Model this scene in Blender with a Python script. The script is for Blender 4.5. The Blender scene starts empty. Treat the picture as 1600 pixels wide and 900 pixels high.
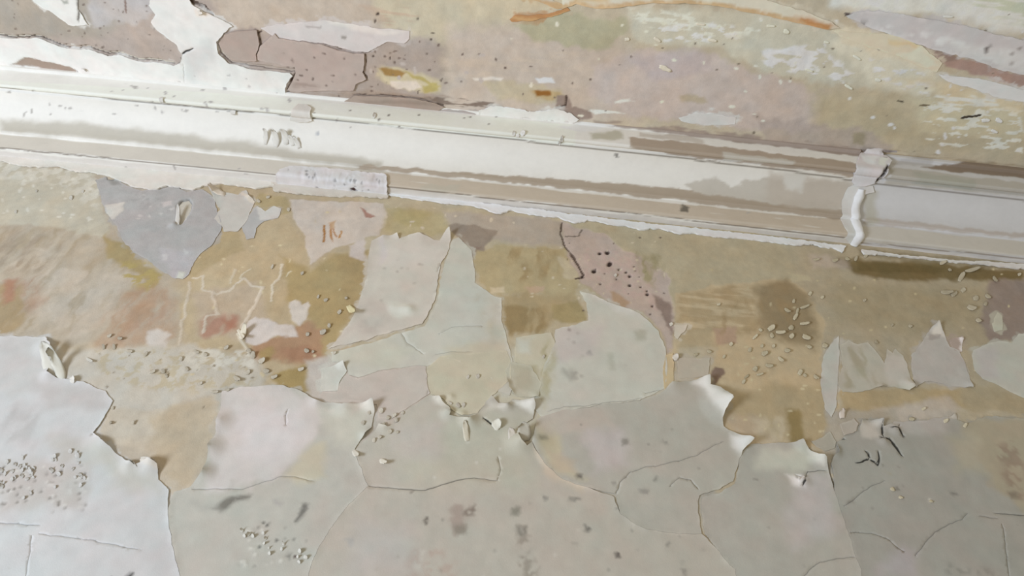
import bpy, math, random
import numpy as np
from mathutils import Vector, Matrix
from mathutils.geometry import delaunay_2d_cdt

# ------------------------------------------------------------------ camera
S = bpy.context.scene
COL = S.collection
VL = np.array([-40000., -4240.]); VU = np.array([149., -1150.])      # vanishing points measured from the cornice and the wall wear
F = math.sqrt(-(VL @ VU))
RX = -np.array([VL[0], VL[1], F]); RX /= np.linalg.norm(RX)
RZ = np.array([VU[0], VU[1], F]); RZ /= np.linalg.norm(RZ)
RY = np.cross(RZ, RX)
CAM = np.array([0., -1.0, 1.5])
cam = bpy.data.cameras.new('camera'); co = bpy.data.objects.new('camera', cam); COL.objects.link(co)
cam.sensor_width = 36; cam.lens = 36 * F / 1600; cam.clip_start = .01
# columns: camera right, up, back in world axes
right = Vector((RX[0], RY[0], RZ[0])); down = Vector((RX[1], RY[1], RZ[1])); fwd = Vector((RX[2], RY[2], RZ[2]))
m = Matrix((right, -down, -fwd)).transposed().to_4x4(); m.translation = Vector(CAM)
co.matrix_world = m
S.camera = co

# ------------------------------------------------------------------ world, window light, exposure
w = bpy.data.worlds.new('room_light'); S.world = w; w.use_nodes = True
bg = w.node_tree.nodes['Background']; bg.inputs[0].default_value = (1.0, .92, .75, 1); bg.inputs[1].default_value = .155
def area(name, loc, target, sx, sy, power, color):
    l = bpy.data.lights.new(name, 'AREA'); l.shape = 'RECTANGLE'; l.size = sx; l.size_y = sy; l.energy = power; l.color = color
    o = bpy.data.objects.new(name, l); COL.objects.link(o); o.location = loc
    o.rotation_euler = (Vector(target) - Vector(loc)).to_track_quat('-Z', 'Y').to_euler()
    return o
area('window_daylight', (-2.3, -1.7, .62), (0.1, 0, 2.6), .7, .95, 27, (.82, .93, 1.12))
S.view_settings.view_transform = 'Standard'; S.view_settings.look = 'None'
S.view_settings.exposure = 1.31; S.view_settings.gamma = 1

# ------------------------------------------------------------------ numeric helpers
rnd = random.Random(7)
def lin(c):
    c = np.asarray(c, float) / 255
    return np.where(c <= .04045, c / 12.92, ((c + .055) / 1.055) ** 2.4)
E0 = np.array([1.0, 1.05, 1.16]); EK = np.array([.00043, .00048, .00057])
def albedo(rgb, x, k=1.0):
    """paint colour of a spot seen as rgb, given the room light's fall-off along the wall (x in photo units); one value per patch"""
    x = min(max(x, 0), 1600); rgb = np.asarray(rgb, float); g = rgb @ (.3, .59, .11); rgb = (g + (rgb - g) * .74) * .965
    return np.clip(lin(rgb) / (E0 * np.exp(-EK * x)) / k, .005, .93)
def _h(ix, iy, seed):
    n = (ix * 374761393 + iy * 668265263 + seed * 974711) & 0x7fffffff
    n = ((n ^ (n >> 13)) * 1274126177) & 0x7fffffff
    return ((n ^ (n >> 16)) & 0xffff) / 65535.
def vnoise(x, y, seed=0):
    xi = np.floor(x).astype(np.int64); yi = np.floor(y).astype(np.int64); fx = x - xi; fy = y - yi
    fx = fx * fx * (3 - 2 * fx); fy = fy * fy * (3 - 2 * fy)
    return ((_h(xi, yi, seed) * (1 - fx) + _h(xi + 1, yi, seed) * fx) * (1 - fy) + (_h(xi, yi + 1, seed) * (1 - fx) + _h(xi + 1, yi + 1, seed) * fx) * fy)
def fbm(x, y, seed=0, o=4):
    s = 0; a = .5
    for i in range(o):
        s = s + a * vnoise(x, y, seed + i * 17); a *= .5; x = x * 2.03 + 5.2; y = y * 2.03 + 1.7
    return s / (1 - .5 ** o) - .5          # about -.5 .. .5
def sstep(a, b, x):
    t = np.clip((x - a) / (b - a), 0, 1); return t * t * (3 - 2 * t)
def sdf(P, u, v):
    """signed distance to polygon P (positive inside)"""
    d2 = np.full(u.shape, 1e9); ins = np.zeros(u.shape, bool); n = len(P)
    for i in range(n):
        ax, ay = P[i]; bx, by = P[(i + 1) % n]
        ex, ey = bx - ax, by - ay; L = ex * ex + ey * ey + 1e-18
        t = np.clip(((u - ax) * ex + (v - ay) * ey) / L, 0, 1)
        d2 = np.minimum(d2, (u - ax - t * ex) ** 2 + (v - ay - t * ey) ** 2)
        if ay != by:
            c = (ay > v) != (by > v)
            ins ^= c & (u < (v - ay) * ex / (ey if ey else 1e-18) + ax)
    d = np.sqrt(d2); return np.where(ins, d, -d)
def ldist(P, u, v):
    d2 = np.full(u.shape, 1e9)
    for i in range(len(P) - 1):
        ax, ay = P[i]; bx, by = P[i + 1]; ex, ey = bx - ax, by - ay; L = ex * ex + ey * ey + 1e-18
        t = np.clip(((u - ax) * ex + (v - ay) * ey) / L, 0, 1)
        d2 = np.minimum(d2, (u - ax - t * ex) ** 2 + (v - ay - t * ey) ** 2)
    return np.sqrt(d2)
def pts(s): return [tuple(float(q) for q in p.split(',')) for p in s.split()]
def ray(px, py):
    d = np.array([px - 800, py - 450, F]); return np.array([d @ RX, d @ RY, d @ RZ])
PX = .0011                                  # one photo pixel on the wall, metres

# ------------------------------------------------------------------ surfaces of the room: (u, v) in metres, h = how far proud
ZC = 2.822
def bow(u): return .0085 * (1 - ((u + .15) / 1.05) ** 2)     # the old cornice is not quite straight
class Wall:
    def inv(s, px, py):
        r = ray(px, py); t = -CAM[1] / r[1]; return (t * r[0], CAM[2] + t * r[2])
    def pos(s, u, v, h): return np.stack([u, -h, v], -1)
class Ceiling:
    def inv(s, px, py):
        r = ray(px, py); t = (ZC - CAM[2]) / r[2]; return (t * r[0], -(CAM[1] + t * r[1]))
    def pos(s, u, v, h): return np.stack([u, -v, ZC - h], -1)
ZB = 2.6337
PROF = [(0, ZB), (.006, ZB + .0006), (.0265, ZB), (.028, ZB + .002), (.028, 2.6838), (.0292, 2.6848), (.0355, 2.685), (.0362, 2.6862)]
for i in range(15):                          # the cove
    a = i / 14 * math.pi / 2
    PROF.append((.0362 + .0645 * (1 - math.cos(a)), 2.688 + .0633 * math.sin(a)))
PROF += [(.1010, 2.7556), (.1072, 2.7556), (.1078, 2.7503), (.1150, 2.7503), (.1165, 2.7515), (.1165, 2.811), (.118, 2.8124), (.1225, 2.8124), (.1235, 2.8136), (.1235, ZC + .004)]
PROF = np.array(PROF)
PS = np.concatenate([[0], np.cumsum(np.linalg.norm(np.diff(PROF, axis=0), axis=1))])
class Cornice:
    def __init__(s, dz=0., dd=0.): s.dz = dz; s.dd = dd
    def inv(s, px, py):
        r = ray(px, py); u = r[0] / r[1]; best = None
        for it in range(3):
            off = bow(u) + s.dz; best = None
            for i in range(len(PROF) - 1):
                (d0, z0), (d1, z1) = PROF[i], PROF[i + 1]
                # point on ray: y = CAM1 + t r1 = -d ; z = CAM2 + t r2
                A = np.array([[r[1], d1 - d0], [r[2], -(z1 - z0)]]); b = np.array([-(d0 - s.dd) - CAM[1], z0 + off - CAM[2]])
                if abs(np.linalg.det(A)) < 1e-9: continue
                t, k = np.linalg.solve(A, b)
                if -1e-6 <= k <= 1.000001 and (best is None or t < best[0]): best = (t, PS[i] + k * (PS[i + 1] - PS[i]))
            if best is None: break
            u = best[0] * r[0]
        if best is None:
            t = -CAM[1] / r[1]; z = CAM[2] + t * r[2]
            return (t * r[0], (z - ZB) if z < ZB + .05 else PS[-1] + .01)
        return (best[0] * r[0], best[1])
    def pos(s, u, v, h):
        d = np.interp(v, PS, PROF[:, 0]); z = np.interp(v, PS, PROF[:, 1])
        e = .004; td = np.interp(v + e, PS, PROF[:, 0]) - np.interp(v - e, PS, PROF[:, 0]); tz = np.interp(v + e, PS, PROF[:, 1]) - np.interp(v - e, PS, PROF[:, 1])
        L = np.sqrt(td * td + tz * tz) + 1e-9
        nd, nz = tz / L, -td / L
        return np.stack([u, -(d - s.dd + nd * h), z + nz * h + bow(u) + s.dz], -1)
WALL, CEIL = Wall(), Ceiling(); COR = Cornice(); COR2 = Cornice(-.0006, .006)

# ------------------------------------------------------------------ materials
def paint(name, rough=.8, bump=.25, scale=420., vary=.07):
    m = bpy.data.materials.new(name); m.use_nodes = True; nt = m.node_tree; N = nt.nodes; L = nt.links
    b = N['Principled BSDF']; b.inputs['Roughness'].default_value = rough; b.inputs['Specular IOR Level'].default_value = .18
    at = N.new('ShaderNodeAttribute'); at.attribute_name = 'Col'
    tc = N.new('ShaderNodeTexCoord')
    n1 = N.new('ShaderNodeTexNoise'); n1.inputs['Scale'].default_value = 70; n1.inputs['Detail'].default_value = 8; n1.inputs['Roughness'].default_value = .65
    n2 = N.new('ShaderNodeTexNoise'); n2.inputs['Scale'].default_value = scale; n2.inputs['Detail'].default_value = 4
    L.new(tc.outputs['Object'], n1.inputs['Vector']); L.new(tc.outputs['Object'], n2.inputs['Vector'])
    r = N.new('ShaderNodeMapRange'); r.inputs[1].default_value = .155; r.inputs[2].default_value = .75; r.inputs[3].default_value = 1 - vary; r.inputs[4].default_value = 1 + vary
    L.new(n1.outputs['Fac'], r.inputs[0])
    v = N.new('ShaderNodeVectorMath'); v.operation = 'SCALE'; L.new(at.outputs['Color'], v.inputs[0]); L.new(r.outputs[0], v.inputs['Scale'])
    L.new(v.outputs[0], b.inputs['Base Color'])
    bp = N.new('ShaderNodeBump'); bp.inputs['Strength'].default_value = bump; bp.inputs['Distance'].default_value = .0012
    ad = N.new('ShaderNodeMath'); ad.operation = 'ADD'; L.new(n1.outputs['Fac'], ad.inputs[0]); L.new(n2.outputs['Fac'], ad.inputs[1])
    L.new(ad.outputs[0], bp.inputs['Height']); L.new(bp.outputs[0], b.inputs['Normal'])
    return m
M_PLASTER = paint('bare_plaster', .9, .32, 380, .09)
M_PAINT = paint('old_paint', .72, .16, 500, .035)
M_GYPSUM = paint('cornice_paint', .7, .14, 350, .03)

# ------------------------------------------------------------------ objects
def link(name, verts, faces, cols, mat, parent=None, smooth=True):
    me = bpy.data.meshes.new(name)
    v = np.asarray(verts, np.float32).reshape(-1, 3)
    f = np.asarray(faces, np.int32); k = f.shape[1]
    me.vertices.add(len(v)); me.vertices.foreach_set('co', v.ravel())
    me.loops.add(f.size); me.loops.foreach_set('vertex_index', f.ravel())
    me.polygons.add(len(f)); me.polygons.foreach_set('loop_start', np.arange(0, f.size, k, dtype=np.int32))
    me.polygons.foreach_set('use_smooth', np.full(len(f), smooth))
    me.update(calc_edges=True)
    a = me.attributes.new('Col', 'FLOAT_COLOR', 'POINT')
    c = np.ones((len(v), 4), np.float32); c[:, :3] = cols; a.data.foreach_set('color', c.ravel())
    me.materials.append(mat)
    o = bpy.data.objects.new(name, me); COL.objects.link(o)
    if parent: o.parent = parent
    return o
def tag(o, label=None, cat=None, group=None, kind=None):
    if label: o['label'] = label
    if cat: o['category'] = cat
    if group: o['group'] = group
    if kind: o['kind'] = kind
    return o

def field(surf, u, v, base, patches, k=1.0, h0=0.):
    """paint and plaster colours and relief: each patch is a worn spot or painted shading with a shape of its own"""
    c = np.empty((len(u), 3)); c[:] = base; h = np.full(len(u), float(h0))
    for p in patches:
        P = pts(p[0]); o = p[2] if len(p) > 2 else {}
        x = o.get('x', sum(q[0] for q in P) / len(P))
        a_col = albedo(p[1], x, k * o.get("km", 1.))
        Q = np.array([surf.inv(*q) for q in P])
        soft = o.get('soft', 2.) * PX; warp = (o.get('warp', 5.) * 1.3 + soft / PX * .25 * ('line' not in o)) * PX; wf = o.get('wf', 20.) * PX
        mg = soft + warp
        idx = np.nonzero((u > Q[:, 0].min() - mg) & (u < Q[:, 0].max() + mg) & (v > Q[:, 1].min() - mg) & (v < Q[:, 1].max() + mg))[0]
        if not len(idx): continue
        uu, vv = u[idx], v[idx]; sd = o.get('seed', int(abs(P[0][0] * 7 + P[0][1] * 13)) % 997)
        wu = uu + warp * 2 * fbm(uu / wf, vv / wf, sd); wv = vv + warp * 2 * fbm(uu / wf + 9, vv / wf, sd + 3)
        if 'line' not in o: wu = wu + 12 * PX * fbm(uu / (70 * PX), vv / (70 * PX), sd + 8); wv = wv + 12 * PX * fbm(uu / (70 * PX) + 3, vv / (70 * PX), sd + 9)
        if 'line' in o:                      # a drawn line of the given width (photo units)
            a = 1 - sstep(o['line'] * .5 * PX, (o['line'] * .5 + o.get('soft', 1.)) * PX, ldist(Q, wu, wv))
        else:
            a = sstep(-soft, soft, sdf(Q, wu, wv))
        t = o.get('tex'); SO = .075
        if t == 'streak':                    # brushed or run-down marks, upright on the wall
            n = fbm(wu / (13 * PX), vv / (60 * PX), sd + 5, 4); a = a * sstep(o.get('lo', -.06) - SO, o.get('hi', .1) + SO, n)
        elif t == 'cross':                   # marks running along the wall
            n = fbm(wu / (60 * PX), vv / (7 * PX), sd + 5, 4); a = a * sstep(o.get('lo', -.06), o.get('hi', .1), n)
        elif t == 'mottle':
            q = o.get('ms', 12.) * PX
            n = fbm(uu / (q * o.get('mx', 1.)), vv / q, sd + 5, 4); a = a * sstep(o.get('lo', -.04), o.get('hi', .06), n)
        a = a * o.get('op', 1.)
        c[idx] = c[idx] * (1 - a[:, None]) + a_col * a[:, None]
        if 'h' in o: h[idx] = h[idx] * (1 - a) + a * o['h'] * .001
        if 'dh' in o: h[idx] += a * o['dh'] * .001
    return c, h

GRIDS = {}
def RELIEF(surf, u, v):
    if surf is not WALL and surf is not CEIL: return 0.
    return .001 * fbm(u / .03, v / .03, 11) + .0025 * fbm(u / .25, v / .25, 12)
def grid(name, surf, u0, u1, v0, v1, step, base, patches, mat, k=1.0, relief=.0005, bumps=()):
    nu = int((u1 - u0) / step) + 1; nv = int((v1 - v0) / step) + 1
    U, V = np.meshgrid(np.linspace(u0, u1, nu), np.linspace(v0, v1, nv)); u = U.ravel(); v = V.ravel()
    c, h = field(surf, u, v, base, patches, k)
    c *= (1 + .16 * fbm(u / .06, v / .06, 3)[:, None])
    c *= 1 + fbm(u / .016, v / .02, 41, 4)[:, None] * .2 + fbm(u / .04, v / .04, 43, 3)[:, None] * np.array([.08, -.03, -.14])
    GRIDS[surf] = (u, v, c, h)
    h = h + RELIEF(surf, u, v)
    for fn in bumps: h = h + fn(u, v)
    i = (np.arange(nv - 1)[:, None] * nu + np.arange(nu - 1)[None, :]).ravel()
    f = np.stack([i, i + 1, i + nu + 1, i + nu], -1)
    if surf is CEIL: pass
    return link(name, surf.pos(u, v, h), f, np.clip(c, 0, .95), mat)

def resample(Q, step, jit, fr, closed=True):
    out = []; n = len(Q)
    for i in range(n if closed else n - 1):
        a = np.array(Q[i]); b = np.array(Q[(i + 1) % n]); k = max(1, int(np.linalg.norm(b - a) / step))
        for j in range(k): out.append(a + (b - a) * j / k)
    if not closed: out.append(np.array(Q[-1]))
    out = np.array(out)
    du = fbm(out[:, 0] / fr, out[:, 1] / fr, 91, 3); dv = fbm(out[:, 0] / fr + 31, out[:, 1] / fr, 92, 3)
    return out + jit * 2 * np.stack([du, dv], -1)

FRINGE = []
def sheet(name, surf, poly, rgb, h=1.2, t=.8, lifts=(), edge=(0., 8.), patches=(), cracks=(), step=None, jit=2.2, fr=11., inset=0., mat=None,
          parent=None, label=None, cat=None, group=None, k=1.0, x=None, wob=.5, fine=3.2, shade=.1):
    """a layer of paint with torn outline, thickness, lifted lips (photo x, y, radius, mm) and cracks"""
    if edge[0] and name != 'plaster_crust': edge = (edge[0] * .55, edge[1])
    P = pts(poly); Q = [surf.inv(*p) for p in P]
    B = resample(Q, fine * PX, jit * PX, fr * PX)
    if inset:
        d = np.roll(B, -1, 0) - np.roll(B, 1, 0); d /= (np.linalg.norm(d, axis=1)[:, None] + 1e-12)
        area2 = np.sum(B[:, 0] * np.roll(B[:, 1], -1) - np.roll(B[:, 0], -1) * B[:, 1])
        nrm = np.stack([-d[:, 1], d[:, 0]], -1) * (1 if area2 > 0 else -1)
        B = B + nrm * inset * PX
    lo, hi = B.min(0), B.max(0)
    if step is None: step = max(2.4, min(7., math.sqrt((hi - lo)[0] * (hi - lo)[1]) / PX / 40))
    st = step * PX
    gu, gv = np.meshgrid(np.arange(lo[0], hi[0], st), np.arange(lo[1], hi[1], st * .866)); gu[1::2] += st * .5
    g = np.stack([gu.ravel(), gv.ravel()], -1)
    r = np.random.RandomState(len(B)); g = g + (r.rand(*g.shape) - .5) * st * .35
    sd = sdf(B[::2] if len(B) > 160 else B, g[:, 0], g[:, 1]); g = g[sd > st * .55]
    rows = []; cd = []
    for cr in cracks:
        cp, wd, dep = pts(cr[0]), cr[1] if len(cr) > 1 else 1.3, cr[2] if len(cr) > 2 else 1.6
        L = resample([surf.inv(*p) for p in cp], 3 * PX, 1.8 * PX, 12 * PX, False)
        tt = np.linspace(0, 1, len(L)); wid = wd * (.75 if dep < 2.4 else 1.15) * PX * (.35 + .65 * np.sin(np.pi * np.clip(tt, .04, .96))) * (1 + .8 * fbm(tt * 14, tt * 0, 5))
        d = np.gradient(L, axis=0); d /= (np.linalg.norm(d, axis=1)[:, None] + 1e-12); nn = np.stack([-d[:, 1], d[:, 0]], -1)
        g = g[ldist(L, g[:, 0], g[:, 1]) > wd * 1.6 * PX]
        for off, kind in (((0, 1), (1, 0), (-1, 0)) if dep < 2.4 else ((.5, 1), (-.5, 1), (1, 0), (-1, 0))): rows.append(L + nn * (off * wid)[:, None]); cd.append(np.full(len(L), dep * kind * .001))
    if rows:
        R = np.concatenate(rows); CD = np.concatenate(cd); ok = sdf(B, R[:, 0], R[:, 1]) > .6 * PX; R = R[ok]; CD = CD[ok]
    else: R = np.zeros((0, 2)); CD = np.zeros(0)
    V = np.concatenate([B, g, R]); n = len(B)
    vo, eo, fo, ov, oe, of = delaunay_2d_cdt([Vector(p) for p in V], [(i, (i + 1) % n) for i in range(n)], [], 1, 1e-7)
    vo = np.array([tuple(p) for p in vo]); src = np.array([q[0] if q else -1 for q in ov]); F3 = np.array([q[:3] for q in fo], np.int32)
    u, v = vo[:, 0], vo[:, 1]
    xx = x if x is not None else sum(p[0] for p in P) / len(P)
    base = albedo(rgb, xx, k)
    c, hh = field(surf, u, v, base, patches, k, h * .001)
    c *= (1 + shade * fbm(u / .07, v / .07, 3)[:, None])
    c *= 1 + fbm(u / .018, v / .018, 41, 4)[:, None] * .13 + fbm(u / .035, v / .03, 43, 3)[:, None] * np.array([.07, -.05, -.06])
    de = np.abs(sdf(B[::2] if len(B) > 160 else B, u, v)); rim = np.clip(1 - de / (2.6 * PX), 0, 1) * sstep(-.05, .15, fbm(u / .02, v / .02, 47))
    c *= 1 + .13 * rim[:, None]
    hh += RELIEF(surf, u, v) + (.3 if surf is WALL and wob == .5 else 1.) * wob * .001 * 2 * fbm(u / .045, v / .045, 21)
    for (lx, ly, lr, lh) in lifts:
        a, b = surf.inv(lx, ly); d = np.hypot(u - a, v - b) / (lr * PX)
        hh += lh * .00125 * np.clip(1 - d, 0, 1) ** 1.6
    if edge[0]:
        d = np.abs(sdf(B[::2] if len(B) > 60 else B, u, v)); e = np.clip(.55 + 2.2 * fbm(u / .03, v / .03, 33), 0, 1.4)
        hh += edge[0] * .001 * e * np.clip(1 - d / (edge[1] * PX), 0, 1) ** 2
    dep = np.zeros(len(u)); msk = src >= n + len(g)
    if len(R): dep[msk] = CD[np.clip(src[msk] - n - len(g), 0, len(CD) - 1)]
    deep = dep * 1.; dep = np.minimum(dep, h * .00085); hh -= dep; dirt = np.where(deep > .0023, .12, np.where(deep > .0017, .34, np.where(deep > 0, .6, 1.))); c *= dirt[:, None]
    # boundary loops from the triangles
    ed = {}
    for a, b, cc in F3:
        for p, q in ((a, b), (b, cc), (cc, a)): ed[(p, q)] = 1
    bd = [e for e in ed if (e[1], e[0]) not in ed]
    nv = len(u); top = surf.pos(u, v, hh); bi = np.array(sorted({i for e in bd for i in e})); nb = len(bi)
    mp = {b: nv + i for i, b in enumerate(bi)}; ring = top[bi]; low = surf.pos(u[bi], v[bi], hh[bi] - t * .001)
    quads = np.array([(mp[e[1]], mp[e[0]], mp[e[0]] + nb, mp[e[1]] + nb) for e in bd])
    und = surf.pos(u, v, hh - t * .001)              # underside: the same outline, set back by the thickness
    tri = np.concatenate([F3, quads[:, [0, 1, 2]], quads[:, [0, 2, 3]], F3[:, ::-1] + nv + 2 * nb])
    verts = np.concatenate([top, ring, low, und]); cols = np.concatenate([c, c[bi], c[bi] * .92, c * .9])
    if surf is WALL and name != 'filler_edge' or surf is CEIL: FRINGE.append((surf, B[::2], base, h))
    o = link(name, verts, tri, np.clip(cols, .004, .95), mat or M_PAINT, parent)
    return tag(o, label, cat, group)

def curl(name, surf, px, py, L, W, ang, lift, rgb, parent=None, label=None, cat=None, group=None, turn=1.5, h=.6, seed=0, k=1.0):
    """a loose chip: one end stuck to the surface, the other rolled away from it. L, W in photo units, ang = way the free end points (photo degrees, 0 = right, 90 = up)"""
    r = random.Random(seed + int(px * 3 + py * 5))
    a0 = np.array(surf.inv(px, py)); e = 4.
    ex = (np.array(surf.inv(px + e, py)) - a0) / e; ey = (np.array(surf.inv(px, py - e)) - a0) / e
    ca, sa = math.cos(math.radians(ang)), math.sin(math.radians(ang))
    dl = ex * ca + ey * sa; dw = -ex * sa + ey * ca
    nl, nw = 7, 5; g = []
    R = L * PX / max(turn, .2)
    for i in range(nl):
        s = i / (nl - 1); th = s * turn
        along = (R * math.sin(th)) / PX; up = R * (1 - math.cos(th)) * lift + h * .001
        wd = W * .5 * (1 - .35 * s ** 2) * (.75 + .5 * min(1, s * 3)) * (1 + .25 * (r.random() - .5))
        for j in range(nw):
            q = j / (nw - 1) * 2 - 1
            sh = along + (r.random() - .5) * L * .06 - abs(q) ** 2 * L * .12 * s
            p = a0 + dl * sh + dw * (q * wd)
            g.append((p[0], p[1], up + (1 - q * q) * W * .06 * PX))
    g = np.array(g); n = len(g); T = .0007; g[:, 2] += RELIEF(surf, g[:, 0], g[:, 1])
    top = surf.pos(g[:, 0], g[:, 1], g[:, 2] + T); bot = surf.pos(g[:, 0], g[:, 1], g[:, 2])
    f = []
    for i in range(nl - 1):
        for j in range(nw - 1):
            a = i * nw + j; f.append((a, a + 1, a + nw + 1, a + nw)); f.append((n + a, n + a + nw, n + a + nw + 1, n + a + 1))
    for i in range(nl - 1):
        for j in (0, nw - 1):
            a = i * nw + j; f.append((a, a + nw, n + a + nw, n + a) if j == 0 else (a + nw, a, n + a, n + a + nw))
    for j in range(nw - 1):
        for i in (0, nl - 1):
            a = i * nw + j; f.append((a + 1, a, n + a, n + a + 1) if i == 0 else (a, a + 1, n + a + 1, n + a))
    c = np.tile(albedo(rgb, px, k), (2 * n, 1)) * (1 + .12 * (np.random.RandomState(seed).rand(2 * n, 1) - .5))
    o = link(name, np.concatenate([top, bot]), f, np.clip(c, 0, .95), M_PAINT, parent)
    return tag(o, label, cat, group)

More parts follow.
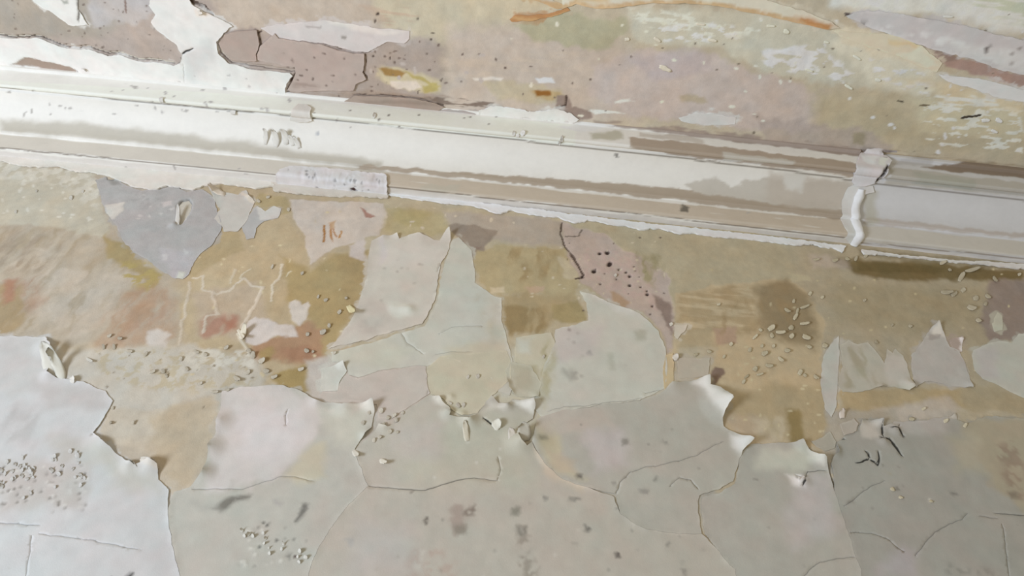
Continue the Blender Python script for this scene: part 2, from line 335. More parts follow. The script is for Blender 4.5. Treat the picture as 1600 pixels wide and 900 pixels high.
# ------------------------------------------------------------------ worn spots and a painted hole shadow of the bare wall (photo outline, colour seen there, options)
KW = 1.0; KC = .95; KN = 1.12
T = dict
WP = [
 # ground colours
 ('-200,200 300,200 300,545 -200,545', (200,188,170), T(soft=20)),
 ('280,250 600,280 620,620 280,620', (192,172,138), T(soft=14)),
 ('560,280 900,310 900,560 560,560', (186,170,138), T(soft=14)),
 ('880,320 1320,360 1320,480 1040,470 880,470', (172,157,124), T(soft=12)),
 ('1240,370 1800,400 1800,640 1240,640', (154,138,108), T(soft=18)),
 ('1240,600 1800,600 1800,760 1500,760 1240,690', (160,145,116), T(soft=14)),
 # left: pale upper coat, streaky middle
 ('-200,230 0,255 60,262 150,272 158,330 172,362 150,372 120,360 60,354 0,352 -200,345', (208,203,186), T(soft=4,warp=7,dh=.3)),
 ('-200,225 0,245 140,268 170,300 150,330 110,300 60,285 -200,270', (222,220,210), T(soft=10,warp=8,tex='mottle',ms=14)),
 ('-200,350 0,352 120,358 175,372 240,415 250,470 200,520 -200,520', (184,166,138), T(soft=14,tex='streak',lo=-.05,hi=.2,op=.75)),
 ('-200,352 60,352 120,362 110,430 60,425 -200,420', (176,158,138), T(soft=10,tex='streak',lo=0,hi=.2,op=.7)),
 ('0,395 70,380 110,420 200,430 200,500 110,530 60,500', (208,196,180), T(soft=12,warp=10,tex='streak',lo=-.1,hi=.1)),
 ('15,432 60,430 70,470 50,490 10,480', (190,146,120), T(soft=12,warp=8,tex='streak',lo=-.2,hi=.15,op=.7)),
 ('-30,450 30,440 42,500 25,524 -30,524', (190,165,125), T(soft=6,warp=6,tex='streak',lo=-.2,hi=.05)),
 ('2,440 22,436 20,470 4,478', (196,138,112), T(soft=6,op=.8)),
 ('165,365 195,378 220,405 245,425 240,445 200,420 170,400', (180,158,108), T(soft=5,warp=6)),
 ('185,410 240,412 250,432 235,452 200,440', (186,165,98), T(soft=6,warp=6,tex='mottle')),
 ('155,500 190,455 240,440 275,470 270,530 230,540 150,545', (192,152,120), T(soft=12,warp=8,tex='streak',lo=-.3,hi=.15,op=.75)),
 ('180,480 250,455 262,500 200,520', (188,138,108), T(soft=12,tex='streak',lo=-.1,hi=.15,op=.55)),
 # tan field and veins
 ('295,425 345,385 400,350 440,330 452,345 470,370 485,415 520,395 572,388 574,420 560,470 530,530 510,560 500,610 470,615 420,600 390,540 300,545 285,500', (196,174,136), T(soft=3,warp=5,dh=-.3)),
 ('440,400 484,420 520,400 574,392 572,430 555,480 525,540 500,560 480,500 450,470', (181,156,104), T(soft=8,warp=6)),
 ('530,395 574,392 572,440 545,500 530,440', (176,150,100), T(soft=6)),
 ('405,300 455,310 452,330 420,345 400,330', (186,166,120), T(soft=4)),
 ('300,320 360,330 380,390 330,415 300,440 290,420', (190,168,125), T(soft=5,warp=5)),
 ('305,455 400,440 420,500 380,530 310,520', (196,176,150), T(soft=10)),
 ('312,500 340,488 372,495 372,520 340,525 318,530', (192,128,104), T(soft=8,warp=6,op=.75,tex='streak',lo=-.2,hi=.05)),
 ('346,500 366,496 368,514 350,518', (186,120,92), T(soft=6,op=.75)),
 ('395,540 440,520 480,500 505,520 500,555 470,565 420,560 400,562', (184,140,104), T(soft=7,warp=6)),
 ('440,545 490,540 500,560 450,566', (176,124,92), T(soft=6,op=.7)),
 ('425,585 470,572 500,568 490,612 460,612 430,602', (176,148,88), T(soft=4,warp=6)),
 ('404,548 430,545 425,562 404,560', (182,150,92), T(soft=5)),
 # pale veins left by the filled cracks
 ('296,440 292,470 286,500 281,540', (214,200,180), T(line=3.4,dh=.5,warp=4,op=.85)),
 ('300,434 318,430 319,452 330,455 341,460 360,452 372,442', (216,203,184), T(line=3.4,dh=.5,warp=4,op=.85)),
 ('331,456 337,480 340,492 322,494 318,520', (214,198,178), T(line=3.5,dh=.6,warp=3)),
 ('372,442 382,434 392,446 412,448', (216,203,184), T(line=3.5,dh=.6,warp=3)),
 ('378,434 390,418', (214,202,176), T(line=2.5,dh=.5)), ('360,440 370,420', (205,190,164), T(line=3,dh=.4)),
 ('440,412 436,436 426,446 424,470', (218,206,184), T(line=3.5,dh=.6,warp=3)), ('448,432 456,424', (212,200,170), T(line=2,dh=.5)),
 ('410,450 400,470 392,490 380,505 376,515', (216,200,180), T(line=5,dh=.8,warp=3)),
 ('372,520 382,540 388,552', (222,212,190), T(line=4,dh=1.2,warp=2)), ('376,520 384,534', (110,90,74), T(line=2)),
 ('228,520 245,512 266,520 262,545 240,548 226,540', (214,206,200), T(soft=4,warp=6)),
 ('452,474 462,470 472,478 484,470 488,478 478,498 464,508 456,500', (214,204,195), T(soft=2,dh=.5)),
 ('385,510 400,495 430,510 462,512 464,526 430,528 400,542 384,536', (216,206,202), T(soft=3,dh=.6)),
 ('495,565 515,560 530,545 520,600 495,615 488,600', (200,185,160), T(soft=6)),
 # middle: pale pinkish film under the cornice, drips
 ('452,312 600,318 606,350 590,366 570,372 530,382 508,396 484,414 472,362 458,340', (207,193,181), T(soft=2,warp=4,dh=.5)),
 ('505,353 509,353 508,380 505,380', (178,112,38), T(soft=1.2,warp=2)), ('515,352 518,352 520,378 516,370', (186,120,50), T(soft=1.2,warp=2)),
 ('522,355 525,355 526,372 523,374', (180,112,44), T(soft=1.2)), ('530,360 534,360 534,372 531,372', (190,130,60), T(soft=1.2)), ('514,346 522,344 522,356 516,356', (200,160,120), T(soft=3)),
 ('562,326 570,330 582,340 578,342 566,334', (176,128,112), T(soft=1.5)),
 ('540,385 568,372 570,408 545,402', (206,192,184), T(soft=3)),
 ('600,322 690,330 720,360 660,372 605,362', (184,168,124), T(soft=8)),
 ('620,326 670,332 660,352 615,346', (182,164,108), T(soft=10,op=.8)),
 ('690,328 880,345 880,385 840,382 760,374 700,352', (178,163,146), T(soft=8,warp=6)),
 ('700,350 730,350 776,360 762,382 752,402 742,410 734,388 716,370', (152,135,119), T(soft=3,warp=5)),
 ('735,388 750,385 746,408 742,410', (146,122,106), T(soft=3)),
 ('745,392 782,385 880,388 890,410 905,440 900,470 870,465 800,460 755,455 742,430', (180,160,116), T(soft=4,warp=9)),
 ('785,390 870,388 878,430 800,440', (164,138,92), T(soft=12,tex='streak',lo=-.1,hi=.14)),
 ('783,455 900,462 900,490 860,505 850,522 795,526 785,500', (172,150,108), T(soft=9,warp=10)),
 ('788,480 850,478 852,520 796,524', (154,128,82), T(soft=6,tex='streak',lo=-.1,hi=.06)),
 ('862,478 900,470 918,485 918,505 880,506 864,498', (162,142,94), T(soft=4,warp=5)),
 ('765,448 790,446 792,456 770,458', (202,182,146), T(soft=3)), ('820,448 850,446 846,456 826,456', (190,160,128), T(soft=3)), ('872,398 905,410 905,436 885,432', (190,174,140), T(soft=4)),
 # pink rubble patch with borer holes
 ('876,345 902,356 942,366 972,388 1000,400 1042,428 1052,480 1052,560 1043,590 1040,560 1030,515 1005,490 962,482 948,470 908,440 886,396', (181,160,146), T(soft=3,warp=5,dh=-.6)),
 ('915,385 985,392 1015,440 1048,470 1050,520 1010,470 950,450 910,432', (184,158,146), T(soft=5,tex='mottle',ms=8)),
 ('1020,460 1050,470 1052,520 1035,500', (140,118,106), T(soft=4,warp=6)),
 ('990,395 1035,400 1048,440 1030,452 1000,430', (152,138,100), T(soft=9,warp=5,tex='streak',lo=-.1,hi=.1)),
 ('950,455 985,470 975,486 955,478', (176,142,110), T(soft=4)),
 ('878,348 876,366 884,386 892,396', (82,66,54), T(line=2,warp=2,dh=-1)), ('892,398 902,412 912,430', (98,80,70), T(line=5,warp=4,dh=-1)), ('900,436 912,434', (90,72,62), T(line=3,warp=2)),
 ('885,370 902,368 908,360', (112,98,84), T(line=1.4)),
 # brown field on the right
 ('1056,458 1110,448 1180,440 1232,436 1262,460 1286,500 1282,560 1312,610 1300,690 1250,705 1200,695 1150,690 1130,650 1108,590 1060,585 1054,540', (180,157,118), T(soft=3,warp=5,dh=-.5)),
 ('1060,462 1150,446 1185,450 1180,520 1060,520', (160,134,92), T(soft=6,op=.7,tex='cross',lo=-.16,hi=.08)),
 ('1180,446 1232,438 1262,462 1276,500 1272,545 1230,540 1190,520', (142,120,84), T(soft=14,warp=6)),
 ('1115,512 1150,508 1150,536 1118,536', (170,138,110), T(soft=4)),
 ('1060,520 1110,512 1115,545 1065,556', (166,148,112), T(soft=5,op=.7)),
 ('1055,545 1120,540 1112,585 1056,588', (178,164,136), T(soft=5,op=.7)),
 ('1108,590 1112,572 1126,576 1128,584 1118,592 1112,612', (132,106,88), T(soft=2)),
 ('1130,640 1200,600 1300,600 1304,690 1200,690', (166,145,106), T(soft=10)),
 ('1130,650 1180,650 1210,690 1160,690', (172,150,122), T(soft=10,op=.7)),
 ('1226,640 1245,640 1258,690 1228,690', (142,118,68), T(soft=6)),
 ('1180,655 1225,655 1228,690 1180,690', (186,170,140), T(soft=8,op=.6,tex='streak')),
 ('1120,470 1240,470 1240,520 1120,520', (150,122,80), T(soft=10,op=.6,tex='streak',lo=0,hi=.1)),
 # right edge
 ('1300,405 1380,405 1520,415 1600,425 1600,440 1500,436 1400,438 1330,425', (112,92,52), T(soft=7,warp=5)),
 ('1340,408 1480,418 1470,430 1345,424', (100,82,42), T(soft=6,op=.8)),
 ('1545,436 1800,440 1800,545 1545,530 1530,500', (132,113,99), T(soft=6,warp=5)),
 ('1300,440 1540,455 1530,505 1420,525 1300,500', (146,129,94), T(soft=20,op=.6)),
 ('1310,612 1420,606 1520,612 1515,640 1420,636 1320,662', (160,138,98), T(soft=5,warp=5)),
 ('1370,640 1480,620 1510,650 1380,668', (170,156,140), T(soft=8,op=.8)),
 ('1500,600 1640,620 1640,700 1530,690', (152,134,100), T(soft=8,warp=8)),
 ('1340,390 1800,425 1800,440 1340,402', (120,104,72), T(soft=5,op=.6)),
 ('1265,396 1325,406 1330,420 1270,420', (172,154,136), T(soft=8,op=.7)),
 ('1230,425 1262,432 1264,440 1236,440', (172,158,124), T(soft=3)),
 # pale base between the lower coats
 ('75,540 150,545 300,545 390,555 420,600 380,620 345,625 280,650 170,650 110,600', (204,198,186), T(soft=8,warp=8)),
 ('150,548 300,548 390,560 400,600 300,615 160,590', (196,182,150), T(soft=6,tex='mottle',ms=10,lo=.02,hi=.08,op=.8)),
 ('280,545 400,548 400,575 300,585', (214,210,198), T(soft=5,tex='mottle',ms=12)),
 ('120,630 210,640 260,640 290,625 350,625 340,700 325,780 240,780 140,700', (205,194,176), T(soft=4)),
 ('240,650 290,630 335,625 335,690 315,745 280,770 250,745 236,690', (200,183,156), T(soft=12,warp=10)),
 ('256,650 284,640 300,690 262,700', (200,180,150), T(soft=12,op=.8)),
 ('130,690 210,700 250,735 240,760 150,720', (196,186,170), T(soft=5)),
 # floor of the rubbly scar in the middle
 ('480,560 560,545 700,560 700,700 560,690 480,640', (199,187,176), T(soft=6)),
 ('580,640 640,630 640,700 570,700', (190,178,166), T(soft=5,tex='mottle',ms=6)),
 ('670,560 880,540 880,690 670,690', (192,184,160), T(soft=6)),
 ('1030,590 1050,590 1052,620 1036,618', (190,160,110), T(soft=4)),
 ('1290,640 1400,640 1400,740 1290,740', (158,146,126), T(soft=5)),
 ('1500,640 1800,660 1800,1000 1560,900', (158,142,112), T(soft=5)),
]
WP.append(('274,322 283,311 296,309 300,318 296,336 285,352 276,354', (96,92,86), T(soft=1.5, warp=2, dh=-9)))  # blister hole: its inner shadow painted dark, besides the dent
WP.append(('1252,692 1262,704 1275,716 1289,722 1292,736 1300,758', (40,34,30), T(line=7,soft=1.5,warp=1,dh=-4)))
SPECK = random.Random(3)
def dots(n, x0, x1, y0, y1, rgb, r0, r1, **k):
    out = []
    for i in range(n):
        x = SPECK.uniform(x0, x1); y = SPECK.uniform(y0, y1); r = SPECK.uniform(r0, r1); a = SPECK.uniform(.6, 1.6)
        P = ' '.join('%.1f,%.1f' % (x + r * a * math.cos(q), y + r / a * math.sin(q)) for q in np.linspace(0, 6.28, 7)[:-1])
        out.append((P, rgb, T(soft=1., warp=1.5, **k)))
    return out
HOLES = [(937,394,3.2),(949,393,4),(953,412,4.4),(928,423,4.2),(968,420,2.6),(985,432,3),(980,425,2),(985,444,2.6),(1012,460,2.6),(1010,455,2),(906,434,3),(940,445,1.8),(1000,448,1.8),(1017,478,2),(962,436,1.6)]
for (x, y, r) in HOLES:
    WP.append((' '.join('%.1f,%.1f' % (x + r * math.cos(q), y + r * .8 * math.sin(q)) for q in np.linspace(0, 6.28, 8)[:-1]), (58,44,38), T(soft=1.2, warp=1.5, dh=-2.5)))
WP += dots(40, 0, 160, 262, 345, (226,224,214), 1, 3.5, dh=.2) + dots(26, 300, 560, 330, 600, (216,200,160), 1, 3, dh=.2)
WP += dots(30, 800, 1050, 360, 480, (196,180,150), 1, 2.6, dh=.2) + dots(36, 1060, 1600, 400, 600, (176,160,120), 1, 2.6, dh=.2) + dots(18, 880, 1050, 350, 500, (96,78,68), .8, 1.8, dh=-1)
WP += dots(16, 150, 400, 545, 640, (150,134,110), 1, 2.6, dh=-.6) + dots(24, 300, 860, 320, 360, (206,190,166), 1, 3, dh=.2)
WP += dots(30, 1140, 1290, 540, 690, (186,170,130), 1.2, 3, dh=.2)

# ------------------------------------------------------------------ worn spots and painted gap shadows of the ceiling
CP = [
 ('-300,-200 700,-200 700,220 -300,220', (190,174,166), T(soft=30)),
 ('330,-60 700,-60 700,60 520,40 400,50 340,40', (196,180,164), T(soft=10,warp=10)),
 ('560,-60 900,-60 900,60 700,70 600,45', (194,182,154), T(soft=16,warp=12)),
 ('560,10 640,5 660,30 600,36', (196,166,140), T(soft=10,warp=8,op=.7,tex='cross')),
 ('-100,-60 150,-60 200,30 150,60 -100,50', (184,175,165), T(soft=14)),
 ('136,-20 240,-20 245,20 215,40 180,36 142,40', (198,194,198), T(soft=6,warp=6,op=.85)),
 ('700,40 900,40 1000,80 1000,190 700,190', (191,174,158), T(soft=20)),
 ('700,90 900,70 940,110 700,130', (196,178,160), T(soft=14,tex='cross')),
 ('930,100 1010,78 1100,80 1180,110 1300,150 1310,210 1150,200 980,180 920,150', (184,167,156), T(soft=8,warp=8)),
 ('985,90 1090,78 1110,110 1020,130', (178,164,164), T(soft=10,op=.7)),
 ('800,40 880,22 980,28 982,50 940,74 850,68', (172,165,132), T(soft=6,warp=9)),
 ('700,-60 900,-60 880,10 800,30 720,24', (200,184,152), T(soft=12)),
 ('980,14 1110,10 1250,26 1330,60 1320,110 1200,110 1120,75 990,62', (186,179,156), T(soft=8,warp=8)),
 ('985,16 1100,22 1190,48 1150,58 1050,50 990,30', (216,206,184), T(soft=4,warp=8,tex='mottle',ms=9,mx=2.4,lo=-.02,hi=.05,dh=.4)),
 ('1020,40 1150,36 1160,62 1030,62', (222,214,194), T(soft=4,tex='mottle',ms=8,mx=2.2,lo=.04,hi=.09,dh=.5)),
 ('1130,60 1330,50 1420,70 1500,130 1420,150 1300,130 1190,110', (180,174,152), T(soft=8,warp=8)),
 ('1190,78 1280,70 1330,110 1330,128 1260,120 1195,105', (222,214,196), T(soft=4,warp=7,tex='mottle',ms=9,mx=2.2,lo=-.03,hi=.04,dh=.5)),
 ('1290,60 1400,70 1480,130 1440,150 1380,140 1330,100', (190,183,160), T(soft=8)),
 ('1360,90 1440,110 1480,155 1520,160 1500,172 1430,150 1370,120', (220,212,188), T(soft=4,warp=8,tex='mottle',ms=9,mx=2.4,lo=0,hi=.06,dh=.5)),
 ('1310,46 1400,52 1470,96 1462,116 1400,96 1320,70', (196,182,154), T(soft=8,warp=7)),
 ('1270,140 1600,150 1700,260 1300,225 1275,190', (166,152,122), T(soft=18,warp=8)),
 ('1280,150 1400,165 1460,220 1340,215 1275,190', (166,150,116), T(soft=18,op=.7)),
 ('1420,150 1620,165 1620,215 1440,210', (178,166,132), T(soft=14,op=.8)),
 ('1440,160 1600,160 1600,240 1450,225', (208,194,166), T(soft=4,tex='mottle',ms=8,mx=2.6,lo=.05,hi=.1,dh=.4)),
 ('1400,120 1500,130 1600,160 1600,178 1480,160', (186,168,132), T(soft=10,op=.8)),
 ('1460,150 1560,150 1556,166 1470,164', (214,196,168), T(soft=3,tex='cross',lo=-.05,hi=.05)),
 ('1180,180 1340,200 1400,230 1380,255 1200,225', (158,140,128), T(soft=8,warp=8,op=.7)),
 ('1400,-60 1700,-60 1700,60 1560,50 1470,26', (200,194,170), T(soft=14)),
 ('1490,-10 1600,-20 1660,40 1600,40 1540,22', (168,170,144), T(soft=10,warp=8,tex='cross',lo=-.14,hi=.06)),
 ('1300,-60 1480,-60 1480,20 1380,20 1300,10', (204,198,176), T(soft=10)),
 ('1415,60 1452,72 1500,86 1562,106 1640,126 1640,150 1560,126 1500,112 1472,98', (152,120,106), T(soft=3,warp=6,dh=-.8)),
 ('1410,58 1450,70 1500,90 1480,98 1440,80', (130,106,92), T(soft=2,op=.7)),
 # yellow brown stains
 ('590,108 620,104 650,112 690,128 688,142 660,142 610,134 585,120', (204,188,150), T(soft=6,warp=5)),
 ('592,108 612,106 634,114 628,121 602,119', (168,126,62), T(soft=3,warp=3)), ('628,112 660,122 690,136 668,132 640,122', (186,166,92), T(soft=3)),
 ('612,126 650,126 658,136 640,142 612,134', (222,206,190), T(soft=3,dh=.3)), ('658,132 684,130 684,142 664,146', (186,168,92), T(soft=3)),
 ('750,125 800,128 880,140 884,158 860,164 780,156', (190,174,140), T(soft=6,op=.8)),
 ('826,140 860,138 876,148 860,156 832,154', (188,160,110), T(soft=4)), ('836,142 862,143 860,149 838,149', (156,96,30), T(soft=2.5,warp=3)),
 ('1062,148 1100,148 1104,160 1066,160', (172,154,126), T(soft=5)),
 ('838,122 866,122 868,130 842,130', (226,222,216), T(soft=2,warp=3,dh=.4)), ('738,121 786,121 784,126 740,125', (220,208,196), T(soft=2,warp=3,dh=.3)),
 ('870,150 886,148 890,166 920,172 925,186 895,188 866,168', (150,128,116), T(soft=3,warp=4,dh=-.5)),
 ('885,150 884,164 870,170', (86,68,58), T(line=3,warp=3,dh=-1.5)),
 # along the top of the cornice
 ('450,150 560,140 700,152 720,160 690,166 600,152 470,156', (170,148,132), T(soft=4,warp=5,tex='cross',lo=-.15,hi=.05)),
 ('560,148 660,152 770,160 760,170 640,158', (132,112,98), T(soft=2,warp=5,tex='cross',lo=-.02,hi=.06)),
 ('1050,178 1120,170 1160,182 1150,196 1080,194', (204,202,196), T(soft=3,warp=7,tex='mottle',ms=7,mx=2.6,lo=-.06,hi=.03,dh=.5)),
 ('920,172 980,172 980,178 930,180', (214,208,198), T(soft=2,tex='cross',lo=-.1,hi=.05)),
 ('960,156 992,154 992,160 962,160', (216,208,198), T(soft=2,tex='cross',lo=-.15,hi=.05)),
 ('930,186 1360,232 1360,240 930,196', (150,130,114), T(soft=4,tex='cross',lo=-.12,hi=.08)),
 ('1360,232 1700,270 1700,290 1360,250', (140,120,90), T(soft=4,tex='cross',lo=-.14,hi=.08)),
 ('1336,206 1356,210 1352,228 1334,224', (140,126,98), T(soft=5)),
 # crack lines between the pink flakes
 ('400,46 407,66 402,84', (70,50,42), T(line=3.5,warp=3,dh=-2)), ('380,50 400,52 408,48', (86,64,54), T(line=1.6,warp=2,dh=-1)),
 ('430,55 470,62 502,66 530,76 552,80 580,82', (104,84,74), T(line=1.8,warp=2,dh=-1)), ('571,80 572,95 568,112 574,122', (92,72,62), T(line=2,warp=3,dh=-1)), ('552,130 574,126', (96,76,66), T(line=1.6,warp=3)),
 ('408,70 440,84 446,90', (140,116,104), T(line=1.5,warp=2)), ('404,64 406,78', (70,52,44), T(line=4,warp=3,dh=-1.5)),
 ('195,0 198,20', (150,128,122), T(line=3,warp=2)), ('1320,22 1336,26 1350,36 1360,42', (96,84,80), T(line=3,warp=3)), ('1322,24 1332,25', (70,60,58), T(line=3)),
 ('1504,184 1530,180', (54,44,34), T(line=4,warp=3)), ('1404,158 1412,158', (70,60,46), T(line=3)), ('1438,166 1450,166', (110,96,70), T(line=3)),
]
CP += [('-60,50 0,54 22,57 60,55 80,63 100,71 125,73 140,73 170,83 185,81 215,92 250,94 272,99', (66,52,44), T(line=3.4,warp=2,dh=-5)),  # gap shadows along the torn sheet edges, painted dark and recessed
 ('341,62 343,72 346,82 362,96 400,103 440,108 460,110', (62,46,40), T(line=4.5,warp=1.5,dh=-6)), ('460,104 463,114 455,126 450,140 450,150', (80,62,54), T(line=3.4,warp=2,dh=-4)),
 ('290,-2 305,4 320,10 332,22', (92,72,62), T(line=6,warp=3,dh=-3)), ('278,74 286,84 286,96', (110,96,88), T(line=3,warp=2,dh=-2)), ('452,146 480,150 520,156', (96,78,68), T(line=3,warp=3,dh=-2)), ('552,149 600,150 650,153 692,165', (104,84,72), T(line=3,warp=3,dh=-2))]
CP += dots(70, 0, 300, 0, 98, (132,116,108), .8, 2.2) + dots(40, 440, 700, 60, 150, (128,108,98), 1, 2.6, dh=-.6) + dots(26, 600, 1000, 80, 180, (120,102,92), 1, 2.4) + dots(26, 1000, 1600, 20, 240, (112,98,80), 1, 2.4)
CP += dots(12, 440, 700, 20, 140, (84,68,60), 1.6, 3.2, dh=-1) + dots(60, 800, 1600, 20, 240, (216,204,182), 1.4, 4, dh=.2) + dots(10, 440, 760, 80, 130, (190,176,168), 3, 5) + dots(12, 1340, 1420, 40, 80, (120,110,104), 1, 2.6) 

# ------------------------------------------------------------------ worn spots and painted shading of the cornice
NP = [
 ('-300,90 0,126 400,150 900,196 900,228 400,176 0,137 -300,112', (238,236,231), T(km=.8,soft=1.5,warp=1)),
 # bands: bare greyish and tan undercoat
 ('-300,178 0,208 0,232 -300,202', (222,219,208), T(km=.8,soft=2,warp=1)),
 ('-300,185 0,209 400,248 640,272 640,296 400,269 0,230 -300,205', (214,210,203), T(km=.82,soft=1.5,warp=1)),
 ('600,269 800,290 1200,333 1330,346 1330,372 1200,356 800,312 600,294', (176,161,141), T(km=.8,soft=1.5,warp=1.2,tex='cross',lo=-.45,hi=-.2)),
 ('1340,352 1700,386 1700,410 1340,378', (164,156,142), T(km=.8,soft=1.5,warp=1)),
 ('0,185 140,192 300,212 420,228 600,252 600,268 400,243 200,222 0,205', (206,201,188), T(soft=9,warp=3,op=.85)),  # shading low in the left cove, painted in as a soft gradient
 ('560,258 700,268 800,274 1000,290 1070,296 1200,312 1325,326 1330,345 1200,331 1000,308 800,285 560,264', (172,154,132), T(soft=2,warp=4)),
 ('1070,284 1120,276 1140,292 1160,280 1200,276 1330,284 1332,330 1200,318 1080,300', (186,177,162), T(soft=3,warp=6)),
 ('1200,272 1335,284 1328,330 1200,316', (178,164,146), T(soft=10,warp=6,op=.8)),
 ('1225,270 1262,272 1256,296 1232,296', (196,190,178), T(soft=6)),
 ('1350,340 1600,366 1700,376 1700,382 1350,350', (166,150,134), T(soft=3,op=.7)),
 ('1352,300 1372,300 1372,350 1352,350', (168,160,136), T(soft=6,op=.7)),
 # upper band and fascia
 ('985,214 1100,226 1336,254 1332,277 1200,258 1060,244 985,228', (168,148,126), T(soft=2,warp=4)),
 ('920,208 970,206 975,220 925,218', (188,182,160), T(soft=5)),
 ('1130,238 1240,250 1240,258 1130,252', (190,184,170), T(soft=3,op=.8)),
 ('900,176 1100,198 1340,226 1344,244 1200,227 1000,204 900,190', (160,141,127), T(soft=2,warp=3)),
 ('1000,208 1060,212 1100,220 1100,226 1000,214', (190,178,162), T(soft=3,op=.8)),
 ('1385,262 1700,296 1700,318 1385,286', (166,158,144), T(soft=3,warp=3)),
 ('1430,268 1520,278 1520,296 1430,288', (150,150,132), T(soft=8,op=.6)),
 ('1440,240 1700,262 1700,290 1440,262', (128,108,88), T(soft=3,warp=4)),
 ('1380,236 1460,250 1460,262 1385,256', (170,164,158), T(soft=4,op=.9)),
 ('870,196 935,186 960,196 900,206', (222,220,216), T(soft=4,warp=6)),
 ('1066,320 1076,324 1074,331 1064,330', (116,106,90), T(soft=2)), ('962,239 968,239 968,244 963,244', (120,116,110), T(soft=1.5)),
 ('494,204 499,204 499,209 494,209', (190,194,202), T(soft=2)),
 ('655,290 720,290 715,300 655,304', (196,190,172), T(soft=5,op=.6)),
 ('-300,210 0,236 400,273 600,293 800,315 1200,360 1333,374 1333,396 1200,384 800,338 600,314 400,292 0,252 -300,226', (222,217,212), T(soft=1.2,warp=.6)), ('1340,382 1700,417 1700,440 1340,402', (194,188,182), T(soft=1.2,warp=.6)),
 # quirk lines, their recess shadow painted in dark
 ('-300,112 0,137 200,157 400,175 800,218 1200,263 1332,281', (150,142,132), T(line=2.4,warp=1)), ('1368,287 1700,325', (128,120,112), T(line=2.4,warp=1)),
 ('-300,204 0,231 400,270 800,313 1200,358 1320,371', (140,126,112), T(line=1.6,warp=1)), ('1345,379 1700,414', (140,126,112), T(line=1.6,warp=1)),
]
NP += dots(40, 0, 460, 130, 180, (200,198,198), 1.2, 3.4) + dots(20, 430, 900, 160, 200, (130,118,110), 1, 2.4) + dots(10, 80, 420, 258, 284, (190,186,186), 1.5, 3.5) + dots(10, 780, 1330, 320, 380, (170,162,150), 1, 2.6)
# ------------------------------------------------------------------ the setting
def dent(px, py, r, mm, sx=1., sy=1., ang=0.):
    a, b = WALL.inv(px, py); ca, sa = math.cos(math.radians(ang)), math.sin(math.radians(ang))
    def fn(u, v):
        p, q = (u - a) * ca + (v - b) * sa, -(u - a) * sa + (v - b) * ca
        return mm * .001 * np.exp(-((p / (r * sx * PX)) ** 2 + (q / (r * sy * PX)) ** 2))
    return fn
wall = grid('wall_front', WALL, -1.6, 1.5, 1.66, 2.76, .0024, albedo((192,174,142), 700), WP, M_PLASTER, KW)
tag(wall, 'old plaster wall below the white cornice, its paint peeling off in sheets', kind='structure')
def backing(name, u0, u1, v0, v1, n):
    U, V = np.meshgrid(np.linspace(u0, u1, n), np.linspace(v0, v1, n)); u, v = U.ravel(), V.ravel()
    i = (np.arange(n - 1)[:, None] * n + np.arange(n - 1)[None, :]).ravel(); f = np.stack([i, i + 1, i + n + 1, i + n], -1)
    return u, v, f
u, v, f = backing('', -3.2, 3.0, 0.0, 2.85, 160)
o = link('plaster_ground', WALL.pos(u, v, np.full(len(u), -.004)), f, albedo((190,182,166), 800) + sstep(-.05, .08, fbm(u / .3, v / .2, 5))[:, None] * (albedo((178,158,122), 800) - albedo((190,182,166), 800)), M_PLASTER, wall)
ceil = grid('ceiling', CEIL, -1.8, 1.8, .085, .72, .0026, albedo((190,176,150), 800, KC), CP, M_PLASTER, KC)
tag(ceil, 'ceiling above the cornice with pink, tan and cream layers of old paint', kind='structure')
u, v, f = backing('', -3.2, 3.0, 0.0, 3.0, 160)
link('plaster_ground', CEIL.pos(u, v, np.full(len(u), -.004)), f, albedo((196,188,170), 800, KC) + sstep(-.05, .08, fbm(u / .3, v / .15, 6))[:, None] * (albedo((176,160,146), 800, KC) - albedo((196,188,170), 800, KC)), M_PLASTER, ceil)

def moulding(name, surf, u0, u1, step, base, x):
    nu = int((u1 - u0) / step) + 1; us = np.linspace(u0, u1, nu)
    ss = np.unique(np.concatenate([PS] + [np.linspace(PS[i], PS[i + 1], max(2, int((PS[i + 1] - PS[i]) / .003) + 1)) for i in range(len(PS) - 1)])).round(6)
    ss = ss[np.concatenate([[True], np.diff(ss) > 2e-4])]
    U, V = np.meshgrid(us, ss); u, v = U.ravel(), V.ravel()
    c, h = field(surf, u, v, base, NP, KN)
    c *= (1 + .07 * fbm(u / .05, v / .03, 3)[:, None])
    h = h + .0011 * fbm(u / .03, v / .02, 8) + .0016 * fbm(u / .14, v * 0, 9) * sstep(.02, .05, v)
    # ragged lower arris
    h += .0022 * fbm(u / .02, v / .02, 17) * (1 - sstep(.012, .03, v))
    i = (np.arange(len(ss) - 1)[:, None] * nu + np.arange(nu - 1)[None, :]).ravel()
    f = np.stack([i, i + 1, i + nu + 1, i + nu], -1)
    n = len(u); P = surf.pos(u, v, h)
    # close the two ends with a fan so that the length is solid
    ends = []; Q = [P]; C = [c]
    for col in (0, nu - 1):
        ring = np.arange(len(ss)) * nu + col; back = np.array([[P[ring[0], 0], 0.02, ZB]]); k = n + len(ends); Q.append(back); C.append(c[ring[:1]])
        ends.append((ring, k))
    extra = [(r[j], r[j + 1], k, k) for r, k in ends for j in range(len(r) - 1)]
    o = link(name, np.concatenate(Q), f, np.clip(np.concatenate(C), 0, .93), M_GYPSUM)
    # end faces as triangles in a small part of their own
    return o
UJ = COR.inv(1341, 340)[0]
cor = moulding('trim_1', COR, -2.6, UJ, .0045, albedo((238,238,236), 350, KN * .9), 350)
tag(cor, 'long left length of white plaster cornice with cove and flat bands', kind='structure')
cor2 = moulding('trim_2', COR2, UJ - .004, 2.6, .0045, albedo((184,180,176), 1480, KN), 1480)
